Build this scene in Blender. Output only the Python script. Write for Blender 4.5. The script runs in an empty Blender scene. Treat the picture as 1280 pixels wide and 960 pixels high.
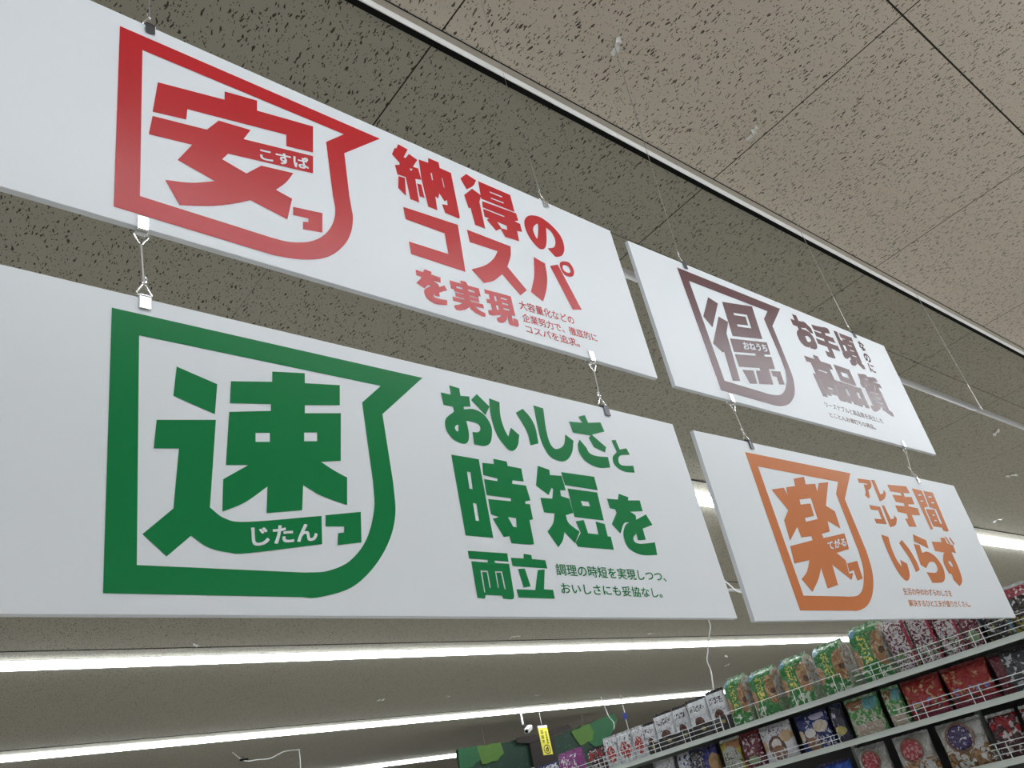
import bpy, bmesh, math, random
from mathutils import Vector, Matrix
from mathutils.geometry import tessellate_polygon
random.seed(7)
SC = bpy.context.scene
COL = SC.collection

# ---------------------------------------------------------------- camera, world, exposure
CAM_Z = 1.6
R = ((0.761310866, -0.613365631, -0.210210297), (0.177432963, 0.508911644, -0.842333949), (0.623637162, 0.603979752, 0.496271245))
cam = bpy.data.cameras.new('camera'); cam.sensor_width = 36; cam.lens = 36 * 1028.45 / 1280
cam.clip_start = 0.02; cam.clip_end = 200
camo = bpy.data.objects.new('camera', cam); COL.objects.link(camo)
camo.matrix_world = Matrix(((R[0][0], -R[1][0], -R[2][0], 0), (R[0][1], -R[1][1], -R[2][1], 0), (R[0][2], -R[1][2], -R[2][2], CAM_Z), (0, 0, 0, 1)))
SC.camera = camo
w = bpy.data.worlds.new('world'); SC.world = w; w.use_nodes = True
w.node_tree.nodes['Background'].inputs[0].default_value = (0.75, 0.78, 0.8, 1)
w.node_tree.nodes['Background'].inputs[1].default_value = 0.02
SC.view_settings.view_transform = 'Standard'
SC.view_settings.look = 'None'
SC.view_settings.gamma = 1
SC.view_settings.use_curve_mapping = False
SC.view_settings.exposure = 0.28
SC.cycles.use_denoising = True
SC.cycles.max_bounces = 8
SC.cycles.diffuse_bounces = 5
LAMP = 22.0                      # radiance of the lit tubes
LAMP_COL = (0.92, 0.985, 1.04)
CEIL = 4.541                     # ceiling height
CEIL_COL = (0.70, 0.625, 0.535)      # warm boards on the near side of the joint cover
CEIL_FAR = (0.445, 0.418, 0.345)      # greyer boards beyond it, with the drop in brightness put into the colour
FLOOR_COL = (0.68, 0.655, 0.61)

# ---------------------------------------------------------------- helpers
def link(name, me, parent=None):
    o = bpy.data.objects.new(name, me); COL.objects.link(o)
    if parent: o.parent = parent
    return o
def tag(o, label=None, cat=None, group=None, kind=None):
    if label: o['label'] = label
    if cat: o['category'] = cat
    if group: o['group'] = group
    if kind: o['kind'] = kind
    return o
def empty(name, loc=(0, 0, 0), rz=0):
    o = link(name, None); o.location = loc; o.rotation_euler = (0, 0, rz); o.empty_display_size = 0.1
    return o
class MB:
    def __init__(s): s.bm = bmesh.new()
    def box(s, a, b):
        x0, y0, z0 = a; x1, y1, z1 = b
        v = [s.bm.verts.new(p) for p in ((x0,y0,z0),(x1,y0,z0),(x1,y1,z0),(x0,y1,z0),(x0,y0,z1),(x1,y0,z1),(x1,y1,z1),(x0,y1,z1))]
        for f in ((0,3,2,1),(4,5,6,7),(0,1,5,4),(1,2,6,5),(2,3,7,6),(3,0,4,7)): s.bm.faces.new([v[i] for i in f])
        return s
    def tube(s, pts, r, n=8, closed=False):
        pts = [Vector(p) for p in pts]; rings = []; N = len(pts)
        ref = Vector((0.12, 0.31, 0.94)).normalized()
        for i, p in enumerate(pts):
            if closed: d = pts[(i+1) % N] - pts[i-1]
            else: d = pts[min(i+1, N-1)] - pts[max(i-1, 0)]
            d.normalize()
            a = d.cross(ref)
            if a.length < 0.05: a = d.cross(Vector((1, 0, 0)))
            a.normalize(); b = d.cross(a)
            rr = r[i] if isinstance(r, (list, tuple)) else r
            rings.append([s.bm.verts.new(p + (a*math.cos(2*math.pi*k/n) + b*math.sin(2*math.pi*k/n))*rr) for k in range(n)])
        for i in range(N if closed else N-1):
            A = rings[i]; B = rings[(i+1) % N]
            for k in range(n): s.bm.faces.new((A[k], A[(k+1) % n], B[(k+1) % n], B[k]))
        if not closed:
            s.bm.faces.new(rings[0]); s.bm.faces.new(list(reversed(rings[-1])))
        return s
    def prism(s, outline, y0, y1):     # outline in xz, extruded along y
        a = [s.bm.verts.new((x, y0, z)) for x, z in outline]; b = [s.bm.verts.new((x, y1, z)) for x, z in outline]
        n = len(a)
        for i in range(n): s.bm.faces.new((a[i], a[(i+1) % n], b[(i+1) % n], b[i]))
        tri = tessellate_polygon([[Vector((x, z, 0)) for x, z in outline]])
        for t in tri:
            for L in (a, b):
                try: s.bm.faces.new([L[i] for i in t])
                except ValueError: pass
        return s
    def build(s, name, mat, parent=None, smooth=False, bevel=0):
        bmesh.ops.recalc_face_normals(s.bm, faces=s.bm.faces)
        me = bpy.data.meshes.new(name); s.bm.to_mesh(me); s.bm.free()
        me.materials.append(mat)
        if smooth:
            for p in me.polygons: p.use_smooth = True
        o = link(name, me, parent)
        if bevel:
            m = o.modifiers.new('bevel', 'BEVEL'); m.width = bevel; m.segments = 2; m.limit_method = 'ANGLE'
        return o
def catmull(pts, per=5):
    out = []; n = len(pts); P = [Vector(p) for p in pts]
    for i in range(n-1):
        p0 = P[max(i-1, 0)]; p1 = P[i]; p2 = P[i+1]; p3 = P[min(i+2, n-1)]
        for k in range(per):
            t = k/per
            out.append(0.5*((2*p1) + (p2-p0)*t + (2*p0-5*p1+4*p2-p3)*t*t + (3*p1-p0-3*p2+p3)*t**3))
    out.append(P[-1]); return out

# ---------------------------------------------------------------- materials
def mat(name, col, rough=0.5, metal=0.0, spec=0.5, emit=None, estr=0, alpha=None, trans=0):
    m = bpy.data.materials.new(name); m.use_nodes = True
    b = m.node_tree.nodes['Principled BSDF']
    b.inputs['Base Color'].default_value = (*col, 1)
    b.inputs['Roughness'].default_value = rough
    b.inputs['Metallic'].default_value = metal
    b.inputs['Specular IOR Level'].default_value = spec
    if emit:
        b.inputs['Emission Color'].default_value = (*emit, 1); b.inputs['Emission Strength'].default_value = estr
    if trans: b.inputs['Transmission Weight'].default_value = trans
    return m
class NT:                        # tiny node-tree writer
    def __init__(s, m): s.m = m; s.t = m.node_tree; s.b = s.t.nodes['Principled BSDF']
    def n(s, typ, **k):
        x = s.t.nodes.new(typ)
        for a, v in k.items(): setattr(x, a, v)
        return x
    def l(s, a, b): s.t.links.new(a, b)
    def math(s, op, a, b=None, c=None):
        x = s.n('ShaderNodeMath', operation=op)
        for i, v in enumerate((a, b, c)):
            if v is None: continue
            if isinstance(v, (int, float)): x.inputs[i].default_value = v
            else: s.l(v, x.inputs[i])
        return x.outputs[0]
    def mix(s, f, a, b):
        x = s.n('ShaderNodeMix', data_type='RGBA')
        s.l(f, x.inputs[0]) if not isinstance(f, (int, float)) else setattr(x.inputs[0], 'default_value', f)
        for v, i in ((a, 6), (b, 7)):
            if isinstance(v, tuple): x.inputs[i].default_value = (*v, 1)
            else: s.l(v, x.inputs[i])
        return x.outputs[2]
    def noise(s, vec, scale, detail=2, dist=0, col=False):
        x = s.n('ShaderNodeTexNoise'); x.inputs['Scale'].default_value = scale; x.inputs['Detail'].default_value = detail; x.inputs['Distortion'].default_value = dist
        s.l(vec, x.inputs['Vector']); return x.outputs['Color' if col else 'Fac']
    def bump(s, h, strength=0.3, dist=0.01):
        x = s.n('ShaderNodeBump'); x.inputs['Strength'].default_value = strength; x.inputs['Distance'].default_value = dist
        s.l(h, x.inputs['Height']); s.l(x.outputs[0], s.b.inputs['Normal'])

def ceiling_material(name, colour):
    m = mat(name, colour, 0.95, spec=0.1); T = NT(m)
    pos = T.n('ShaderNodeNewGeometry').outputs['Position']
    sep = T.n('ShaderNodeSeparateXYZ'); T.l(pos, sep.inputs[0]); X, Y = sep.outputs[0], sep.outputs[1]
    wob = T.noise(pos, 22, 2, col=True)
    vs = T.n('ShaderNodeVectorMath', operation='SUBTRACT'); T.l(wob, vs.inputs[0]); vs.inputs[1].default_value = (0.5, 0.5, 0.5)
    vm = T.n('ShaderNodeVectorMath', operation='SCALE'); T.l(vs.outputs[0], vm.inputs[0]); vm.inputs[3].default_value = 0.034
    va = T.n('ShaderNodeVectorMath', operation='ADD'); T.l(pos, va.inputs[0]); T.l(vm.outputs[0], va.inputs[1])
    masks = []
    for (sx, sy, thr, rot, off) in ((52, 15, 0.27, 8, 0), (46, 17, 0.24, -22, 3.3), (74, 64, 0.29, 0, 7.7), (40, 11, 0.15, 16, 11.1)):
        mp = T.n('ShaderNodeMapping'); mp.inputs['Rotation'].default_value = (0, 0, math.radians(rot)); mp.inputs['Scale'].default_value = (sx, sy, 0); mp.inputs['Location'].default_value = (off, off*2, 0)
        T.l(va.outputs[0], mp.inputs[0])
        vo = T.n('ShaderNodeTexVoronoi', voronoi_dimensions='2D'); vo.inputs['Scale'].default_value = 1
        T.l(mp.outputs[0], vo.inputs['Vector'])
        sc = T.n('ShaderNodeSeparateColor'); T.l(vo.outputs['Color'], sc.inputs[0])
        rad = T.math('MULTIPLY', T.math('SUBTRACT', sc.outputs[0], 0.44), thr * 1.45)
        mk = T.n('ShaderNodeMapRange'); T.l(T.math('SUBTRACT', rad, vo.outputs['Distance']), mk.inputs[0])
        mk.inputs[1].default_value = -0.02; mk.inputs[2].default_value = 0.03
        masks.append(mk.outputs[0])
    fl = masks[0]
    for q in masks[1:]: fl = T.math('MAXIMUM', fl, q)
    # joints between the boards
    fx = T.math('FRACT', T.math('MULTIPLY', T.math('SUBTRACT', X, 3.44 - 0.9095), 1/1.819))
    jl = T.math('LESS_THAN', T.math('ABSOLUTE', T.math('MULTIPLY', T.math('SUBTRACT', fx, 0.5), 1.819)), 0.0035)
    for yk in (0.322, 2.05):
        jl = T.math('MAXIMUM', jl, T.math('MULTIPLY', T.math('LESS_THAN', T.math('ABSOLUTE', T.math('SUBTRACT', Y, yk)), 0.0045), 1.0 if yk < 1 else 0.5))
    big = T.noise(pos, 0.9, 3)
    base = T.mix(T.math('MULTIPLY', big, 0.35), colour, tuple(c*0.8 for c in colour))
    # damp stains
    for (sx_, sy_, rx, ry, a) in ((3.05, 0.335, 0.075, 0.05, 0.35), (5.95, 1.98, 0.22, 0.16, 0.25)):
        dx = T.math('DIVIDE', T.math('SUBTRACT', X, sx_), rx); dy = T.math('DIVIDE', T.math('SUBTRACT', Y, sy_), ry)
        d = T.math('ADD', T.math('POWER', T.math('ABSOLUTE', dx), 2), T.math('POWER', T.math('ABSOLUTE', dy), 2))
        s_ = T.n('ShaderNodeMapRange'); T.l(T.math('ADD', d, T.math('MULTIPLY', big, 0.8)), s_.inputs[0]); s_.inputs[1].default_value = 1.6; s_.inputs[2].default_value = 0.4; s_.inputs[3].default_value = 0; s_.inputs[4].default_value = a
        base = T.mix(s_.outputs[0], base, (0.15, 0.13, 0.1))
    c = T.mix(T.math('MULTIPLY', fl, 0.88), base, (0.028, 0.024, 0.022))
    c = T.mix(T.math('MULTIPLY', jl, T.math('SUBTRACT', 1.0, T.math('MULTIPLY', T.math('GREATER_THAN', Y, 2.9), 0.7))), c, (0.04, 0.036, 0.03))
    T.l(c, T.b.inputs['Base Color'])
    T.bump(T.math('SUBTRACT', 1.0, fl), 0.35, 0.004)
    return m

M = {}
M['ceiling'] = ceiling_material('warm_mineral_fibre_boards', CEIL_COL); M['ceiling_far'] = ceiling_material('grey_darkened_fibre_boards', CEIL_FAR)
def floor_material():
    m = mat('vinyl_floor_tiles', FLOOR_COL, 0.35); T = NT(m)
    pos = T.n('ShaderNodeNewGeometry').outputs['Position']
    br = T.n('ShaderNodeTexBrick'); br.offset = 0; br.inputs['Scale'].default_value = 1.0
    br.inputs['Brick Width'].default_value = 0.45; br.inputs['Row Height'].default_value = 0.45; br.inputs['Mortar Size'].default_value = 0.003
    br.inputs['Color1'].default_value = (*FLOOR_COL, 1); br.inputs['Color2'].default_value = (*[c*0.93 for c in FLOOR_COL], 1); br.inputs['Mortar'].default_value = (0.2, 0.19, 0.18, 1)
    T.l(pos, br.inputs['Vector']); T.l(br.outputs['Color'], T.b.inputs['Base Color']); return m
M['floor'] = floor_material()
M['wall'] = mat('painted_wall', (0.62, 0.61, 0.58), 0.8)
M['lamp_on'] = mat('lit_diffuser', (0.9, 0.9, 0.9), 0.4, emit=LAMP_COL, estr=LAMP)
M['lamp_on_far'] = mat('lit_diffuser_dimmed', (0.9, 0.9, 0.9), 0.4, emit=LAMP_COL, estr=LAMP*0.5)  # far rows dimmed to darken the ceiling around them
M['lamp_off'] = mat('unlit_diffuser', (0.72, 0.72, 0.74), 0.35)
M['lamp_body'] = mat('white_enamel', (0.7, 0.7, 0.7), 0.4)
M['trim'] = mat('white_enamel_trim', (0.95, 0.945, 0.93), 0.25)
M['trim_band'] = mat('painted_trim_flange', tuple(c*0.72 for c in CEIL_COL), 0.8)
M['gasket'] = mat('black_gasket', (0.012, 0.012, 0.012), 0.9, spec=0.1)
M['steel'] = mat('bright_steel', (0.72, 0.72, 0.72), 0.22, 1.0)
M['dark_steel'] = mat('dark_steel', (0.10, 0.10, 0.11), 0.3, 0.9)
M['nylon'] = mat('fishing_line', (0.30, 0.29, 0.27), 0.3)
M['nylon_bright'] = mat('white_line', (0.75, 0.75, 0.73), 0.35)
M['tape'] = mat('crumpled_tape', (0.92, 0.92, 0.90), 0.25)
M['cord'] = mat('white_cord', (0.80, 0.80, 0.78), 0.5)
M['shelf'] = mat('shelf_enamel', (0.60, 0.64, 0.60), 0.35)
M['shelf_back'] = mat('shelf_back_panel', (0.10, 0.10, 0.10), 0.6)
M['wire'] = mat('white_coated_wire', (0.78, 0.80, 0.80), 0.3)
def board_material():
    m = mat('white_foam_board', (0.79, 0.825, 0.87), 0.38, spec=0.5); T = NT(m)
    tc = T.n('ShaderNodeTexCoord').outputs['Object']
    T.bump(T.noise(tc, 380, 2), 0.05, 0.001); return m
M['board'] = board_material()
def ink(name, col):
    m = mat(name, col, 0.26, spec=0.2); T = NT(m)
    tc = T.n('ShaderNodeTexCoord').outputs['Object']
    n = T.noise(tc, 420, 2)
    T.l(T.mix(T.math('MULTIPLY', n, 0.25), col, tuple(min(1, c*1.2 + 0.004) for c in col)), T.b.inputs['Base Color']); return m
M['A'] = ink('red_ink', (0.52, 0.014, 0.020))
M['S'] = ink('green_ink', (0.004, 0.205, 0.058))
M['N'] = ink('plum_ink', (0.115, 0.038, 0.044))
M['K'] = ink('orange_ink', (0.60, 0.195, 0.068))
M['white_ink'] = mat('white_ink', (0.79, 0.825, 0.87), 0.5)

# ---------------------------------------------------------------- room shell
XL, XR, YN, YF = -12.0, 42.0, -14.0, 28.0
def slab(name, a, b, m): return tag(MB().box(a, b).build(name, m), kind='structure')
slab('floor', (XL, YN, -0.1), (XR, YF, 0), M['floor'])
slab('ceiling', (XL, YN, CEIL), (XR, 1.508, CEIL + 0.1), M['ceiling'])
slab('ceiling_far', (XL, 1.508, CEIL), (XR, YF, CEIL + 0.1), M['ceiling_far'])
slab('wall_back', (XL, YF, 0), (XR, YF + 0.1, CEIL), M['wall'])
slab('wall_front', (XL, YN - 0.1, 0), (XR, YN, CEIL), M['wall'])
slab('wall_left', (XL - 0.1, YN, 0), (XL, YF, CEIL), M['wall'])
slab('wall_right', (XR, YN, 0), (XR + 0.1, YF, CEIL), M['wall'])
# ceiling joint cover: flat flange, white lip that stands down, black gasket behind
tr = MB().box((XL, 1.498, CEIL - 0.042), (XR, 1.502, CEIL)).build('trim_1', M['trim']); tag(tr, kind='structure')
t2 = MB().box((XL, 1.472, CEIL - 0.005), (XR, 1.497, CEIL)).build('trim_2', M['trim_band']); tag(t2, kind='structure')
t3 = MB().box((XL, 1.503, CEIL - 0.030), (XR, 1.536, CEIL)).build('trim_3', M['gasket']); tag(t3, kind='structure')
t4 = MB().box((XL, 1.468, CEIL - 0.004), (XR, 1.4715, CEIL)).build('trim_4', M['gasket']); tag(t4, kind='structure')
# black shadow seams in front of the light rows
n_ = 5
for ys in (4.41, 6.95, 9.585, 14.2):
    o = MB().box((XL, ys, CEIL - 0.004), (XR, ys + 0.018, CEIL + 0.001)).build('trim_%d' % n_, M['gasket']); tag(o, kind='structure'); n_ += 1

# ---------------------------------------------------------------- ceiling lights
def lamp_meshes(L, on):
    w2, dz = (0.055, 0.085) if on else (0.026, 0.034)
    d = MB(); prof = [(-w2, 0)] + [(-w2*math.cos(a), -0.2*dz - 0.8*dz*math.sin(a)) for a in [math.pi*k/10 for k in range(11)]] + [(w2, 0)]
    r0 = [d.bm.verts.new((-L/2 + 0.007, y, z)) for y, z in prof]; r1 = [d.bm.verts.new((L/2 - 0.007, y, z)) for y, z in prof]
    for i in range(len(prof)-1): d.bm.faces.new((r0[i], r0[i+1], r1[i+1], r1[i]))
    d.bm.faces.new(r0); d.bm.faces.new(r1)
    caps = []
    for s in (-1, 1):
        c = MB(); caps.append(c); x0 = s*(L/2 - 0.007); x1 = s*(L/2 - 0.001)
        pr = [(y*1.0, z*1.0) for y, z in prof]
        a = [c.bm.verts.new((x0, y, z)) for y, z in pr]; b = [c.bm.verts.new((x1, y, z)) for y, z in pr]
        for i in range(len(pr)): c.bm.faces.new((a[i], a[(i+1) % len(pr)], b[(i+1) % len(pr)], b[i]))
        c.bm.faces.new(a); c.bm.faces.new(b)
    hw = 0.075 if on else 0.03; h = MB().box((-L/2, -hw, -0.006), (L/2, hw, 0))
    return d, caps, h
def make_lamp(L, on):
    d, c, h = lamp_meshes(L, on)
    root = empty('strip_light')
    h.build('base_plate', M['lamp_body'], root)
    d.build('tube_diffuser', M['lamp_off'] if not on else M['lamp_on'] if on == 1 else M['lamp_on_far'], root, smooth=True)
    for e in c: e.build('end_cap', M['lamp_body'], root)
    return root
def copy_tree(o, parent=None):
    c = o.copy(); COL.objects.link(c)
    if parent: c.parent = parent
    for ch in list(o.children): copy_tree(ch, c)
    return c
LL = 2.5
protos = {1: make_lamp(LL, 1), 2: make_lamp(LL, 2), 0: make_lamp(LL, 0)}
used = set()
ordw = ['first', 'second', 'third', 'fourth', 'fifth', 'sixth', 'seventh', 'eighth', 'ninth', 'tenth', 'eleventh', 'twelfth', 'thirteenth', 'fourteenth', 'fifteenth', 'sixteenth']
def row(y, x0, n, on, rowname, vis0, drop=0.0):
    for i in range(n):
        on = int(on); src = protos[on]
        o = copy_tree(src) if on in used else src
        used.add(on)
        o.location = (x0 + LL*i + LL/2, y, CEIL - drop)
        if rowname and i >= vis0:
            tag(o, '%s strip light, %s from left in %s' % ('lit white' if on else 'unlit grey', ordw[i - vis0], rowname), 'ceiling light', 'strip lights in ' + rowname)
        else:
            tag(o, '%s ceiling strip light in a row outside the picture' % ('lit white' if on else 'unlit'), 'ceiling light', 'strip lights outside the picture')
row(-10.2, -8.3, 10, True, None, 0)
row(-0.8, -0.9, 12, True, None, 0)
row(2.28, 1.3, 6, False, 'the unlit row behind the signs', 0)
row(4.74, -3.3, 12, True, 'the nearest lit row beside the orange sign', 4)
row(7.25, 4.2, 4, False, 'the unlit row between the lower signs', 1)
row(9.98, -5.85, 12, 2, 'the lit row just under the green sign', 3)
row(14.55, -5.8, 12, 2, 'the middle lit row at lower left', 3)
row(19.5, -5.1, 8, 2, 'the lowest lit row by the tree board', 6)

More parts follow.
